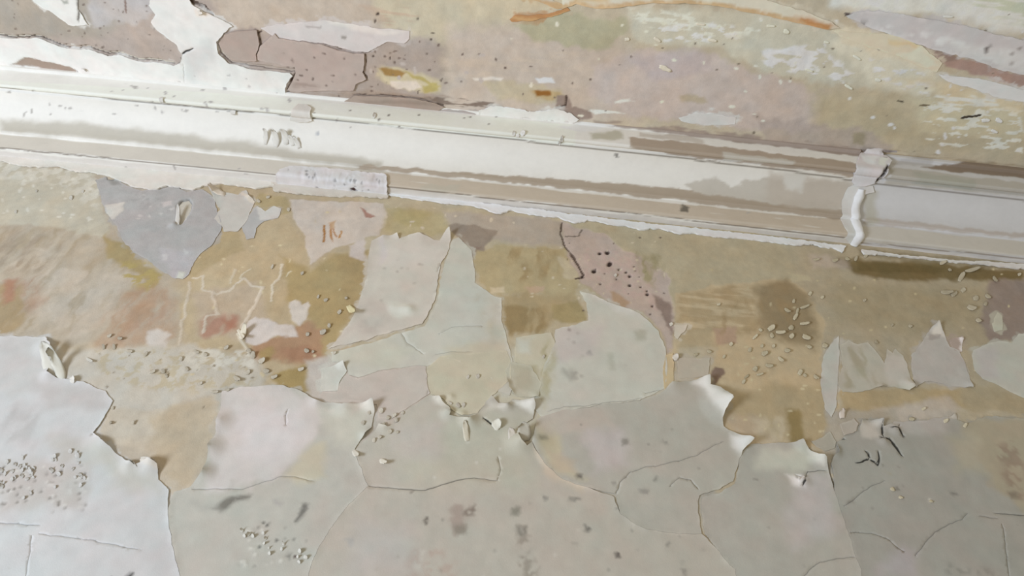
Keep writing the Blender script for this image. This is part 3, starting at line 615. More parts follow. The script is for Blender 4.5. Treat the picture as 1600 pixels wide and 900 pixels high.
tag(cor2, 'right length of plaster cornice beyond the filled joint, greyer and set back', kind='structure')

# ------------------------------------------------------------------ the thick lower coats of paint, split by the cracks between them
SEAM = []
def coat(poly, rgb, label, **k):
    k['h'] = k['h'] - 1.0; k['t'] = 1.1
    q = []
    for p in pts(poly):
        near = [s for s in SEAM if math.hypot(s[0] - p[0], s[1] - p[1]) < 4.6]
        q.append(min(near, key=lambda s: math.hypot(s[0] - p[0], s[1] - p[1])) if near else p)
    k['lifts'] = [(a, b, r * 1.15, z * 1.6) for a, b, r, z in k['lifts']]
    SEAM.extend(q); poly = ' '.join('%g,%g' % p for p in q); rgb = tuple(c * .97 for c in rgb)
    return sheet('paint_coat', WALL, poly, rgb, parent=wall, label=label, inset=k.pop('inset', .15), **k)
sm = T
coat('-260,520 0,526 40,527 70,528 82,540 76,562 78,585 92,592 112,594 140,600 165,612 176,628 170,642 158,662 145,678 165,692 186,712 212,729 236,721 248,728 248,750 264,767 262,795 266,830 273,870 283,900 292,1240 -260,1240',
  (220,224,231), 'bluish white lower coat of paint with a straight torn top edge', h=2.4, t=1.6, x=130, edge=(2.2, 9), step=4.2,
  lifts=[(240,722,24,9),(80,540,26,5),(165,690,30,5),(205,726,16,5),(78,585,16,5)],
  cracks=[('-10,818 30,819 62,821',1.2,1.2),('62,834 100,839 140,845 170,850 220,860',.9,.9),('50,838 44,880 40,920',.7,.7),('165,655 150,672 145,680',1.4,2.)],
  patches=[('222,722 248,727 247,738 226,733',(232,224,212),T(soft=4,warp=2,op=.85)),('60,530 80,540 78,580 66,560',(226,226,224),T(soft=4,warp=2,op=.85)),('20,500 90,540 80,600 20,620 -20,560',(214,214,219),T(soft=16)),('20,640 60,650 50,700 15,690',(196,196,200),T(soft=10,op=.6,tex='streak')),('0,620 20,620 30,690 0,700',(198,199,204),T(soft=8,op=.6,tex='streak')),  # first two: cleaner paint on the lips, also carrying a painted highlight
   ('0,720 140,725 130,790 0,800',(204,199,197),T(soft=12,op=.8)),('80,680 160,690 180,720 100,720',(198,198,192),T(soft=14,op=.7)),('150,700 250,740 250,770 180,760',(200,200,192),T(soft=14,op=.7)),
   ('60,600 160,610 170,640 80,640',(206,206,210),T(soft=10))] + dots(60, -10, 140, 722, 800, (150,146,142), .8, 2.4, dh=-1) + dots(30, -10, 140, 722, 800, (224,224,224), 1, 3, dh=1) + dots(24, 0, 270, 600, 900, (180,180,180), .8, 1.8) + [('198,896 205,898 204,904 198,902',(60,60,62),T(soft=2))])
coat('274,769 296,763 318,741 328,700 338,675 344,640 347,612 380,605 440,602 470,611 495,628 520,630 535,634 560,632 583,629 585,650 580,668 562,690 553,706 565,732 574,760 546,790 518,825 495,862 480,910 468,1240 294,1240 285,900 275,870 268,830 264,795',
  (199,197,188), 'pale grey coat with a pinkish white upper half and a dark smear', h=2.2, t=1.5, x=400, edge=(2., 8), step=4.2,
  lifts=[(582,630,18,8),(540,634,22,4),(343,660,24,5),(328,700,24,6),(318,740,20,6),(575,680,14,5),(495,628,14,3)],
  cracks=[('300,766 340,765 380,764 410,755 440,746 460,745 490,752',1.3),('448,664 446,650 450,640',1.)],
  patches=[('540,636 583,630 584,646 566,640',(228,222,212),T(soft=4,warp=2,op=.85)),('345,606 440,600 495,628 506,655 480,705 438,742 380,758 318,770 330,700',(212,205,203),T(soft=6,warp=6)),('370,640 470,640 480,690 430,720 380,720',(216,210,212),T(soft=16)),  # first patch: cleaner lip paint with its highlight painted in
   ('480,700 510,690 512,745 480,758 440,745',(202,192,168),T(soft=8,warp=6)),('500,640 580,640 560,700 520,700',(200,198,184),T(soft=12)),('510,640 560,634 580,640 520,648',(212,202,192),T(soft=5,tex='streak',lo=-.1,hi=.05)),
   ('330,790 345,784 360,778 380,776 394,777 392,781 372,784 358,792 345,796 336,794',(134,130,122),T(soft=3,warp=4)),('285,780 330,786 345,796 310,796',(184,184,178),T(soft=8,op=.7)),
   ('478,783 486,784 484,794 476,804 468,818 464,816 470,800',(128,126,120),T(soft=2.5,warp=3)),('340,750 370,752 365,770 350,768',(192,186,180),T(soft=5,op=.7,tex='streak')),
   ('425,780 440,785 436,792 426,788',(180,176,172),T(soft=3))] + dots(26, 370, 490, 815, 890, (120,118,112), 1, 2.4, dh=-.8) + dots(16, 370, 440, 820, 890, (216,214,206), 1.4, 3, dh=1) + [('414,819 417,818 418,823 414,823',(60,58,56),T(soft=1.5)),('466,867 470,867 470,871 466,871',(80,54,50),T(soft=1.2)),('450,878 454,868 460,867 456,872 453,882',(104,102,96),T(soft=1.2))])
coat('578,760 569,730 557,706 568,690 586,673 592,662 606,668 622,660 634,642 655,629 672,618 686,620 692,628 704,640 702,651 716,651 733,658 748,644 760,629 768,621 779,630 792,635 799,624 812,626 834,627 836,640 833,655 813,667 809,680 815,692 823,698 831,692 849,722 879,750 919,762 960,777 968,802 984,814 1009,827 1059,834 1096,835 1119,857 1149,892 1188,1240 470,1240 482,910 498,864 521,827 549,792',
  (189,181,167), 'broad warm cream lower coat with a forked hairline crack', h=2.2, t=1.5, x=760, edge=(2.2, 8), step=4.4,
  lifts=[(834,629,20,7),(734,657,18,6),(792,634,12,5),(768,622,14,4),(700,645,14,5),(812,690,26,6),(690,622,14,4),(600,666,14,3)],
  cracks=[('577,760 600,762 640,766 665,767 690,758 715,751 740,748 777,751',2.,2.2),('777,750 782,735 778,715',.8,.8),('757,655 765,660 776,668',2.,3.),('682,617 695,624',1.6,2.)],
  patches=[('796,626 834,627 836,650 828,640 812,634 798,632',(220,214,204),T(soft=4,warp=2,op=.85)),('735,652 748,644 764,632 780,634 792,638 770,640 748,652',(208,202,190),T(soft=4,warp=2,op=.85)),('672,620 690,622 704,640 690,634',(208,204,190),T(soft=4,warp=2,op=.85)),('806,672 815,693 822,700 808,694',(216,208,196),T(soft=4,warp=2,op=.85)),('832,692 850,722 880,750 856,738 838,714',(206,192,174),T(soft=4,warp=2,op=.85)),('600,660 830,650 830,760 640,760',(188,182,163),T(soft=30)),('690,640 780,640 800,720 700,740',(186,182,164),T(soft=20,op=.8)),('610,660 700,660 690,720 620,720',(194,184,174),T(soft=16)),  # first five: cleaner lips, lightened to paint in their highlights
   ('700,796 712,790 726,795 728,806 724,832 712,840 702,826 706,810',(166,150,138),T(soft=4,warp=7,op=.9)),('722,794 742,790 742,802 726,808',(140,126,114),T(soft=3,warp=4,tex='mottle',ms=5)),('704,820 724,818 724,838 708,838',(142,130,116),T(soft=3,op=.8)),
   ('808,822 826,822 824,836 810,838',(134,128,116),T(soft=3,warp=5)),('808,838 824,840 836,880 838,915 822,915 812,870',(156,146,132),T(soft=4,warp=7,tex='mottle',ms=6)),('800,795 815,790 814,806 800,806',(140,136,122),T(soft=3,warp=4)),
   ('640,862 690,858 712,880 700,930 650,930',(182,162,148),T(soft=8,warp=10,op=.8,tex='mottle',ms=10,lo=-.12)),('652,850 670,860 662,900 648,890',(196,190,178),T(soft=4,tex='mottle',ms=5)),
   ('830,680 870,720 920,752 905,770 850,740',(198,178,152),T(soft=8,warp=4,op=.7)),('560,820 640,820 640,900 540,900',(190,184,180),T(soft=24,op=.7)),
   ('893,780 902,779 912,782 900,786',(120,116,108),T(soft=2)),('846,775 856,780 850,784',(134,130,122),T(soft=2)),('916,820 922,824 923,834 917,832',(112,106,98),T(soft=2)),('893,850 902,848 900,854',(120,116,108),T(soft=2)),('960,860 966,860 966,866 960,866',(84,78,72),T(soft=1.4)),('1036,850 1042,848 1042,856',(130,124,114),T(soft=2)),
   ('1060,876 1076,880 1074,905 1062,905',(146,138,126),T(soft=4,tex='mottle',ms=5)),('660,810 666,810 664,818 660,816',(120,112,102),T(soft=1.5)),('536,840 552,842 556,856 546,856',(176,174,170),T(soft=3)),('640,768 648,768 646,774 640,774',(150,140,128),T(soft=2))] + dots(30, 560, 1100, 770, 900, (150,144,132), .8, 2.2) + dots(12, 560, 1000, 690, 900, (200,196,184), 1.5, 3))
coat('838,656 852,650 880,642 920,637 950,632 1000,627 1034,613 1050,600 1080,596 1106,591 1108,606 1122,610 1132,622 1139,634 1130,645 1127,655 1131,668 1148,678 1172,694 1160,706 1154,722 1145,753 1120,766 1092,774 1091,800 1096,831 1060,831 1010,824 986,811 971,799 963,773 920,758 881,746 851,719 834,690',
  (177,171,157), 'grey cream coat with two bright curled corners beside the brown field', h=2.4, t=1.5, x=990, edge=(1.4, 7), step=4.,
  lifts=[(1137,632,44,15),(1108,594,30,7),(1172,693,30,11),(1165,690,16,3),(836,690,30,4),(1050,600,26,3)],
  cracks=[('962,775 968,755 985,738 1005,731 1030,728 1052,722 1085,714 1110,700 1130,690',1.1,1.2),('1046,760 1060,748 1080,750 1090,765',.9,1.)],
  patches=[('1084,598 1106,591 1108,607 1122,611 1139,634 1128,650 1112,632 1098,610',(206,201,191),T(soft=6,warp=3,op=.85)),('1144,680 1172,694 1160,707 1148,700',(200,193,184),T(soft=6,warp=3,op=.85)),('836,656 870,660 880,720 920,752 870,740 840,700',(190,178,146),T(soft=8,warp=5)),('850,700 900,720 900,745 870,735',(190,168,142),T(soft=8,op=.7)),('910,670 970,670 980,730 930,735',(184,173,168),T(soft=16)),('830,640 940,640 960,670 850,680',(186,172,158),T(soft=10,op=.8)),  # first two: clean curled corners, their highlights painted into the colour
   ('968,684 982,686 980,696 968,694',(140,132,122),T(soft=3,warp=3)),('1036,690 1046,688 1046,694',(140,134,124),T(soft=2)),('896,745 906,744 906,752 898,752',(116,108,98),T(soft=2.5)),('954,750 962,750 960,756',(140,134,124),T(soft=2)),('1020,746 1028,748 1026,755 1020,752',(136,130,120),T(soft=2)),('1000,764 1014,766 1012,774 1002,772',(146,140,130),T(soft=2)),
   ('846,686 852,684 854,692 848,692',(150,142,120),T(soft=3))] + dots(30, 860, 1100, 660, 830, (146,140,128), .7, 1.8))
coat('1175,697 1200,693 1240,692 1252,690 1262,702 1275,713 1287,719 1295,740 1305,770 1313,795 1325,830 1335,866 1345,892 1364,1240 1191,1240 1153,890 1123,856 1101,834 1096,801 1096,778 1122,771 1148,757 1158,722 1164,707',
  (166,160,146), 'cream coat coming to a dark forked crack at its upper corner', h=2.2, t=1.5, x=1230, edge=(2., 8), step=4.,
  lifts=[(1284,716,22,8),(1252,692,16,6),(1255,752,14,3)],
  cracks=[('1250,905 1280,878 1310,872 1341,871',1.5,1.6),('1243,742 1257,748 1262,738 1278,735 1288,736',1.6,2.2),('1257,748 1254,758',1.8,2.5)],
  patches=[('1250,692 1286,718 1288,730 1272,722',(196,190,176),T(soft=4,warp=2,op=.85)),('1255,742 1285,738 1300,770 1310,830 1240,860 1230,800',(172,163,158),T(soft=14,op=.8)),('1228,744 1256,748 1253,764 1240,758',(206,196,188),T(soft=4,warp=3)),('1225,800 1260,800 1262,850 1228,850',(170,156,146),T(soft=14,op=.6)),('1180,700 1250,696 1280,720 1240,735 1180,730',(180,176,158),T(soft=10))] + dots(20, 1110, 1330, 740, 900, (140,134,122), .7, 1.7))  # first patch: cleaner lip by the crack, highlight painted in
coat('1299,725 1302,716 1308,707 1307,694 1318,682 1330,680 1342,676 1344,657 1376,656 1380,668 1398,660 1440,658 1480,652 1512,662 1540,650 1600,655 1930,660 1930,1240 1366,1240 1347,892 1337,866 1327,830 1315,795 1308,772 1303,752',
  (149,144,131), 'dim grey cream coat with short black splits near its ragged top', h=2.2, t=1.5, x=1450, edge=(2., 8), step=4.,
  lifts=[(1376,658,16,5),(1344,658,12,3),(1300,704,16,6),(1380,690,12,3),(1398,672,12,4)],
  cracks=[('1378,656 1378,680 1381,686',1.8,2.5),('1377,685 1390,688 1398,698 1408,713',2.8,3.),('1394,669 1402,669 1411,681',2.8,3.),('1401,668 1406,664',1.8,2.),('1339,723 1347,722 1357,717 1366,722 1371,727 1373,716 1371,706',2.2,3.),('1357,717 1357,710 1352,706',2.,3.),('1326,676 1338,675',2.2,3.),('1309,687 1318,686',2.,3.),
     ('1320,790 1335,780 1350,768 1370,756 1380,752',1.3,1.2),('1430,868 1445,848 1460,832 1480,821 1502,812 1510,804',1.4,1.4),('1530,806 1545,810 1558,811',1.5,1.6),('1555,803 1580,804 1610,806',2.,2.),('1330,832 1360,833 1385,842 1410,862',.9,.9),('1566,820 1570,850 1575,900',.8,.8)],
  patches=[('1500,650 1700,660 1700,850 1600,800 1550,760 1525,720 1510,690',(150,136,108),T(soft=10,warp=8,op=.9)),('1556,700 1580,690 1600,720 1600,790 1580,780 1570,740',(136,116,94),T(soft=6,warp=8,tex='mottle',ms=10,lo=-.12)),('1576,764 1592,766 1592,778 1578,776',(116,104,84),T(soft=4,op=.8)),
   ('1480,680 1530,680 1540,740 1500,740',(156,146,120),T(soft=16,op=.8)),('1344,658 1376,658 1376,682 1346,684',(172,164,150),T(soft=4)),('1370,640 1480,650 1480,680 1380,670',(164,156,146),T(soft=10,op=.8)),('1390,860 1430,862 1430,900 1370,900',(158,148,146),T(soft=12,op=.8)),
   ('1478,768 1488,769 1498,774 1488,776',(116,112,102),T(soft=2,warp=2)),('1322,778 1330,774 1334,784 1322,784',(130,124,112),T(soft=3)),('1394,762 1400,762 1404,768 1398,770',(120,114,102),T(soft=2)),('1384,738 1394,740 1390,746',(146,138,118),T(soft=3)),('1448,780 1456,782 1456,790',(170,164,150),T(soft=2)),
   ('1480,880 1540,890 1560,900 1480,900',(130,126,114),T(soft=5,tex='mottle',ms=6))] + dots(20, 1330, 1600, 720, 900, (130,124,112), .7, 1.7))

# ------------------------------------------------------------------ torn sheets of thinner paint higher on the wall
def psheet(poly, rgb, label, surf=WALL, group='torn paint sheets', **k):
    if surf is WALL: k['h'] = .25 + .4 * k['h']; k['t'] = k['h']
    else: k['h'] = .3 + .6 * k['h']; k['t'] = .7 * k['h']
    return sheet('paint_sheet', surf, poly, rgb, label=label, cat='paint sheet', group=group, **k)
psheet('706,376 708,374 716,371 726,380 737,392 741,420 742,442 756,452 768,460 784,466 784,500 792,530 800,562 806,600 796,618 780,612 760,580 700,560 668,572 640,572 600,578 560,590 545,585 540,566 520,566 517,551 577,537 622,522 664,510 684,470 689,430 696,411', (195,193,180),
  'smooth greenish grey sheet right of the torn pale sheet with the curled tip', h=.7, t=.6, edge=(.8,6),
  cracks=[('523,542 545,541 570,536 585,527 600,521 620,520',2.2,1.6),('628,522 635,535 650,545 660,552',.9,.8),('680,553 700,551 732,550',1.3,1.),('688,522 705,512 725,510 752,509',.9,.8)],
  patches=[('520,545 600,530 640,545 620,575 540,570',(201,199,182),T(soft=10)),('690,545 790,530 800,600 760,590 700,570',(196,186,162),T(soft=12,warp=8)),('690,440 760,450 760,520 700,520',(193,193,182),T(soft=20)),('760,500 790,510 800,590 770,580',(194,178,146),T(soft=10,op=.6,tex='streak')),('752,480 786,470 786,540 760,540',(184,176,156),T(soft=8,op=.6,tex='streak')),('745,460 775,465 770,480 750,480',(188,180,162),T(soft=5,op=.6,tex='mottle'))])
psheet('581,376 598,369 612,368 621,365 624,374 640,367 652,365 668,370 678,375 686,376 696,365 702,361 704,372 702,388 696,402 690,410 685,430 680,470 660,506 620,517 590,524 575,532 525,541 514,546 530,528 552,495 565,460 574,430 576,400', (203,195,183),
  'pale torn sheet with a ragged top and a bright curled tip, on the ochre wall', h=1.3, t=.8, edge=(1.6,8),
  lifts=[(702,363,30,12),(623,367,16,6),(655,366,26,3),(598,369,16,3),(640,484,17,5.5),(628,483,17,4),(615,481,15,2.5)],
  cracks=[('702,388 696,402 688,412 684,424',1.6,1.2)],
  patches=[('585,380 690,380 690,410 590,420',(207,199,189),T(soft=14)),('560,470 640,470 600,520 540,520',(199,189,178),T(soft=14,warp=8)),('592,372 600,368 604,400 594,410',(206,196,196),T(soft=5,op=.8)),('600,470 640,472 642,494 610,492',(208,204,192),T(soft=5)),('565,480 600,500 590,520 560,520',(190,180,170),T(soft=8,op=.6,tex='mottle'))]+dots(14,590,700,385,470,(180,170,158),.8,2))
psheet('500,621 503,612 526,612 530,600 545,586 560,592 600,580 640,575 666,573 668,600 671,614 655,626 632,640 612,655 592,655 588,632 560,634 538,636 520,632', (199,187,177),
  'dull pinkish sheet in the middle, its lower rim tucked behind brighter coats', h=1., t=.7, edge=(.8,6), cracks=[('503,611 515,610 528,610',1.8,1.6),('665,572 668,598 668,618',1.5,1.5)],
  patches=[('560,585 660,580 660,600 580,600',(194,183,172),T(soft=6,tex='cross')),('500,618 600,610 610,630 520,632',(190,180,170),T(soft=8,op=.8,tex='cross'))])
psheet('669,574 690,556 740,552 790,548 797,562 799,590 790,600 770,618 745,646 722,650 706,640 692,622 673,615', (195,186,160), 'olive cream sheet with small dents between the pink and cream coats', h=1.2, t=.8, edge=(1.,6),
  lifts=[(697,640,14,4),(722,648,12,4),(705,620,10,3)], patches=[('720,590 760,590 760,615 725,615',(184,180,154),T(soft=12))])
psheet('789,580 797,566 830,572 846,600 842,622 806,620 795,606', (188,182,160), 'cupped cream sheet whose white rim curls above a black gap', h=1.6, t=.8, edge=(.8,6), lifts=[(790,600,14,7),(797,612,12,5),(838,620,14,3)], patches=[('800,575 835,580 832,612 806,606',(176,168,142),T(soft=6,op=.8))])
psheet('502,576 520,573 536,567 542,580 530,598 527,611 501,612', (206,206,197), 'small white flap with a lifted corner left of the pinkish sheet', h=1.6, t=.8, lifts=[(537,568,16,7)], edge=(1.,6))
psheet('906,455 930,462 950,472 1000,490 1028,518 1040,545 1043,580 1040,606 1000,626 950,632 920,636 880,642 846,652 836,640 838,620 850,570 866,540 868,515 900,508 920,500 916,474', (190,186,172),
  'large greenish grey sheet below the rubble patch with borer holes', h=1.1, t=.8, edge=(1.,6), cracks=[('858,643 882,636 920,634 945,630 980,627 1002,622',1.5,1.4),('1008,615 1034,609',1.4,1.4)],
  patches=[('868,515 940,510 930,560 870,570',(190,180,172),T(soft=10)),('846,570 866,545 862,640 846,648',(178,168,132),T(soft=8,tex='streak',lo=-.1,hi=.08)),('990,516 1010,516 1008,532 994,534',(166,160,140),T(soft=4,warp=4,op=.8)),('950,550 960,550 962,575 952,575',(170,166,148),T(soft=4,op=.7)),('880,575 888,574 898,590 890,600',(158,154,142),T(soft=3,op=.7)),('895,580 900,580 904,595 899,595',(140,136,126),T(soft=2,op=.8)),('920,455 980,480 1010,500 960,490',(196,190,180),T(soft=8)),('970,632 980,634 978,650 972,648',(160,156,142),T(soft=3))] + dots(14, 872, 905, 515, 540, (150,134,126), .8, 1.8) + dots(16, 860, 1030, 520, 620, (168,162,148), .8, 1.8) + [('916,550 922,550 922,556 916,556',(130,124,122),T(soft=1.5))])
psheet('806,528 830,524 862,520 868,545 852,575 842,618 838,600 826,574 804,566', (193,184,158), 'narrow drip stained strip of cream paint below the ochre patch', h=.8, t=.6, edge=(.6,5), patches=[('820,570 836,570 836,600 824,602',(170,158,118),T(soft=5,op=.8)),('850,530 862,530 858,600 848,600',(172,162,122),T(soft=4,tex='streak',lo=-.2,hi=.05)),('806,530 830,530 826,552 808,552',(196,194,178),T(soft=8))])
psheet('1054,508 1075,508 1068,520 1058,530 1053,524', (196,184,164), 'tiny white triangle of paint at the edge of the brown field', h=1., t=.7, edge=(.8,5), step=2.5)
psheet('1040,555 1052,552 1052,600 1048,612 1038,612 1036,575', (192,168,124), 'thin ochre splinter of paint beside the large greenish grey sheet', h=1.4, t=.8, step=2.6, edge=(.8,5))
psheet('1056,560 1110,560 1106,588 1060,592', (176,164,144), 'faded beige patch of paint left of the brown field, above a curled coat', h=.6, t=.5, edge=(.4,5))
# right hand rags of paint
psheet('1291,546 1303,532 1311,525 1311,560 1308,600 1306,640 1300,652 1290,640 1282,600 1284,570', (176,169,158), 'upright white strip of paint at the right rim of the brown field', h=.9, t=.6, edge=(.8,5), patches=[('1284,560 1310,540 1308,600 1284,620',(172,170,158),T(soft=8))])
psheet('1312,540 1325,532 1340,538 1356,535 1372,552 1382,567 1386,545 1394,552 1398,545 1412,556 1420,580 1427,606 1420,610 1395,604 1370,606 1340,614 1316,612 1308,600 1316,570', (166,158,140), 'ragged streaky sheet with saw tooth top, left of the pointed sheet', h=1., t=.7, edge=(1.,6), lifts=[(1424,604,22,9),(1380,606,12,5)],
  patches=[('1316,540 1372,540 1380,600 1320,606',(150,140,112),T(soft=5,tex='streak',lo=.0,hi=.1,op=.8)),('1386,556 1416,560 1424,604 1390,602',(172,164,150),T(soft=6))])
psheet('1424,556 1438,538 1448,522 1463,504 1474,520 1484,542 1498,548 1508,568 1520,606 1500,604 1484,604 1465,597 1445,596 1430,606 1425,580', (164,156,146), 'pointed grey sheet like a tent with a pale lifted tip', h=1.3, t=.8, edge=(1.4,6), lifts=[(1463,506,30,8),(1518,602,16,3),(1426,600,14,4)],
  patches=[('1448,526 1463,506 1476,526 1460,526',(188,178,162),T(soft=4)),('1452,524 1470,522 1470,530 1450,531',(140,128,120),T(soft=2,op=.7)),('1430,540 1510,560 1516,600 1430,600',(158,150,140),T(soft=5,tex='streak',lo=.02,hi=.1,op=.8))])
psheet('1483,530 1504,527 1502,550 1490,548', (156,136,122), 'small mauve scrap with a pale edge right of the pointed sheet', h=1.6, t=.8, step=2.5, lifts=[(1503,530,10,4)], patches=[('1499,528 1505,527 1503,550 1498,550',(192,180,172),T(soft=1.5))])
psheet('1519,548 1540,538 1560,533 1580,536 1592,522 1640,518 1930,540 1930,650 1600,622 1570,607 1552,598 1535,592 1522,578', (163,160,145), 'soft greenish white sheet running off beside the pointed one', h=.8, t=.6, edge=(.6,6), patches=[('1520,545 1560,540 1555,590 1530,590',(166,158,150),T(soft=8)),('1580,540 1620,560 1620,610 1590,600',(158,150,142),T(soft=8,tex='streak'))])
psheet('1312,663 1334,655 1340,662 1338,675 1318,680', (164,152,136), 'small square scrap of beige paint beside the short black splits', h=2.4, t=1., step=2.6, edge=(1.2,5))
psheet('1272,690 1296,674 1306,690 1302,699 1289,705 1278,700 1268,691', (158,150,132), 'rounded beige chip cupped by the dark forked crack', h=1.4, t=.8, edge=(.6,5))
psheet('1478,655 1492,645 1496,660 1484,668', (164,154,138), 'small pale chip below the pointed grey sheet', h=1.6, t=.8, step=2.5, lifts=[(1490,648,10,3)])
psheet('1550,506 1558,488 1566,494 1566,516 1554,518', (166,160,138), 'pale upright chip on the mauve wall near the far end', h=1.4, t=.8, step=2.5)
# grey plaster repair and the white paint around it
gp = psheet('150,282 165,276 185,282 200,291 222,298 250,296 272,292 292,300 318,296 334,310 340,330 345,345 346,360 330,385 312,398 302,412 297,428 286,436 274,436 250,422 230,405 210,395 192,376 180,350 164,330', (183,182,185), 'cool grey plaster repair with a blister hole, just under the cornice', h=1.4, t=.5, edge=(.8,6), mat=M_PLASTER, step=3.,
  lifts=[(272,352,14,5)],
  patches=[('276,322 283,313 295,311 299,318 294,334 284,350 277,352',(100,96,90),T(soft=2,warp=0,h=-6)),('164,272 174,272 176,282 166,280',(92,86,80),T(soft=2,warp=2,dh=-1)),('144,280 152,281 150,286 144,285',(150,146,140),T(soft=2)),('162,322 195,316 192,332 180,342 170,342',(216,212,208),T(soft=2,warp=4,dh=.6)),('190,300 250,300 270,330 230,330',(174,173,176),T(soft=12,warp=8,tex='mottle')),('200,340 330,340 320,390 230,390',(182,181,184),T(soft=20)),('245,390 300,390 298,430 270,436',(190,188,196),T(soft=8)),('252,315 270,312 270,320 256,322',(206,200,202),T(soft=3)),('275,424 290,424 290,434 278,434',(208,214,206),T(soft=3,dh=.8)),('250,400 262,400 258,408 250,408',(206,204,210),T(soft=2)),('285,388 298,392 292,398',(202,202,208),T(soft=2)),('172,278 186,284 190,290 176,288',(150,148,146),T(soft=4,op=.7))] + dots(16,190,300,300,345,(204,202,204),1,3))  # dark patch in the hole is shadow painted into the repair
psheet('326,292 345,300 372,304 384,298 398,316 392,330 384,348 372,362 350,362 344,350 334,342 344,328 334,312', (206,203,198), 'white scrap of paint right of the grey repair, notched along its rim', h=1.8, t=1., edge=(1.2,6), lifts=[(390,308,14,4)], patches=[('330,300 350,304 345,330 335,320',(200,202,198),T(soft=5)),('380,298 400,318 396,322 378,304',(226,214,200),T(soft=1.5))])
psheet('376,350 396,330 402,322 415,330 428,322 440,326 436,340 412,346 400,356 398,372 386,374', (188,187,189), 'small grey and white scrap by the ochre wall, below the cornice', h=1.2, t=.8, edge=(.8,5), patches=[('402,322 440,318 436,342 408,344',(214,210,208),T(soft=3)),('376,376 396,372 394,384 380,384',(206,196,190),T(soft=2))])
# ragged plaster left along the foot of the cornice: part of the wall
for P, c, l in (('-260,212 0,236 60,243 130,250 200,258 300,268 420,282 430,292 400,296 372,292 345,288 330,290 300,298 262,292 240,298 205,292 180,280 165,274 140,270 120,270 90,261 60,262 30,260 0,252 -260,226', (234,233,230), 'broad white smear of filler under the cornice'),
                ('420,282 520,296 610,305 606,311 560,308 520,308 470,304 430,300', (212,204,194), 'ragged cream filler under the cornice'),
                ('610,298 660,305 800,326 830,328 900,338 960,345 1100,360 1200,371 1320,386 1316,396 1300,388 1285,388 1270,383 1240,385 1200,379 1160,374 1110,371 1085,366 1060,366 1030,358 1000,360 975,354 950,352 920,346 900,350 880,345 868,340 850,340 835,338 815,334 800,330 782,336 770,334 756,328 735,322 700,320 660,314 640,312 608,306', (224,220,217), 'long crumbly white filler edge under the cornice'),
                ('1345,392 1400,400 1500,409 1930,434 1930,440 1600,422 1500,412 1420,404 1380,400 1348,398', (188,182,174), 'grey filler edge under the set back cornice')):
    sheet('filler_edge', WALL, P, c, h=4.5, t=4., edge=(1.5, 7), jit=3., fr=7, parent=wall, label=l, wob=1.4, step=3.6)
CR = '#'
# ------------------------------------------------------------------ ceiling paint
def csheet(poly, rgb, label, **k):
    return psheet(poly, rgb, label, surf=CEIL, group='ceiling paint sheets', k=k.pop('k', KC), **k)
csheet('-200,44 0,57 22,60 60,58 80,66 100,74 125,76 140,76 170,86 185,84 215,95 250,97 272,102 284,96 286,86 276,70 262,58 246,46 236,34 244,22 234,8 246,-30 288,-30 300,6 318,16 330,22 348,30 364,40 350,52 338,64 342,82 359,99 399,107 440,112 454,113 458,118 448,130 446,146 456,162 452,190 200,172 0,152 -200,140', (238,240,242),
  'largest white ceiling sheet with a brown torn window, above the cornice', h=4.5, t=3.5, edge=(1.6,8), jit=2.4, x=180, step=3.4,
  lifts=[(170,86,60,2),(400,101,40,3),(130,112,20,3)], cracks=[('283,86 290,80 302,75',2.2,2.5),('120,108 130,118 134,130',2.,2.),('288,100 290,140',.9,.6)],
  patches=[('19,101 28,99 42,91 60,92 85,97 105,103 122,110 118,114 95,110 60,105 40,104',(176,154,140),T(soft=1.5,warp=3,h=.4)),('10,110 120,118 125,135 10,130',(208,208,206),T(soft=6,op=.8,tex='cross')),('285,70 330,60 345,90 300,130 285,120',(208,212,214),T(soft=16,op=.7)),('235,40 285,90 284,100 262,84',(198,192,188),T(soft=3,op=.7)),('225,138 450,150 450,160 225,146',(206,204,202),T(soft=2,tex='mottle',ms=6,mx=2,dh=-.8)),('310,14 332,20 320,26 308,24',(236,228,220),T(soft=2))] + dots(30, 60, 440, 115, 160, (196,194,194), .8, 2.4, dh=-.6))
csheet('40,-30 52,0 66,10 84,20 108,38 122,40 138,37 130,24 122,14 124,-30', (238,240,242), 'white pointed ceiling scrap on pinkish grey plaster near the corner', h=3.5, t=2.5, edge=(1.,6), patches=[('121,-10 128,-10 127,22 124,34 121,30 124,18',(116,108,100),T(soft=1.5,warp=2,h=.5)),('92,-4 104,-4 104,3 96,4',(180,186,182),T(soft=3))])
csheet('408,44 430,38 470,35 505,31 540,36 590,43 640,48 640,60 632,66 606,65 590,72 575,81 550,79 525,72 500,66 460,62 430,58', (211,203,202), 'thin lilac white strip of ceiling paint over the pink plaster', h=1.6, t=1., edge=(.8,6), patches=[('505,30 600,44 640,48 600,56 520,40',(222,214,208),T(soft=4)),('532,55 544,57 540,62 533,60',(160,150,144),T(soft=2)),('480,38 502,38 500,42 480,42',(184,174,172),T(soft=2))])
csheet('343,66 352,53 372,47 403,46 406,66 401,84 402,93 390,94 366,90 350,78', (184,164,154), 'pink brown flake casting a black rim on the white ceiling sheet', h=8.5, t=6., edge=(1.,6), jit=1.6)
csheet('407,70 430,52 436,59 470,64 502,68 530,78 552,82 570,83 570,97 567,112 573,122 556,130 553,140 505,140 470,142 450,140 458,126 463,112 461,103 430,98 404,92 403,84', (188,169,160), 'broad pink ceiling flake split by thin dark cracks', h=7.5, t=5., edge=(.8,6), jit=1.6, patches=[('460,120 500,130 490,138 460,134',(160,140,130),T(soft=5,op=.7,tex='cross'))] + dots(20,440,565,80,135,(120,100,92),1,2.4,dh=-.8))
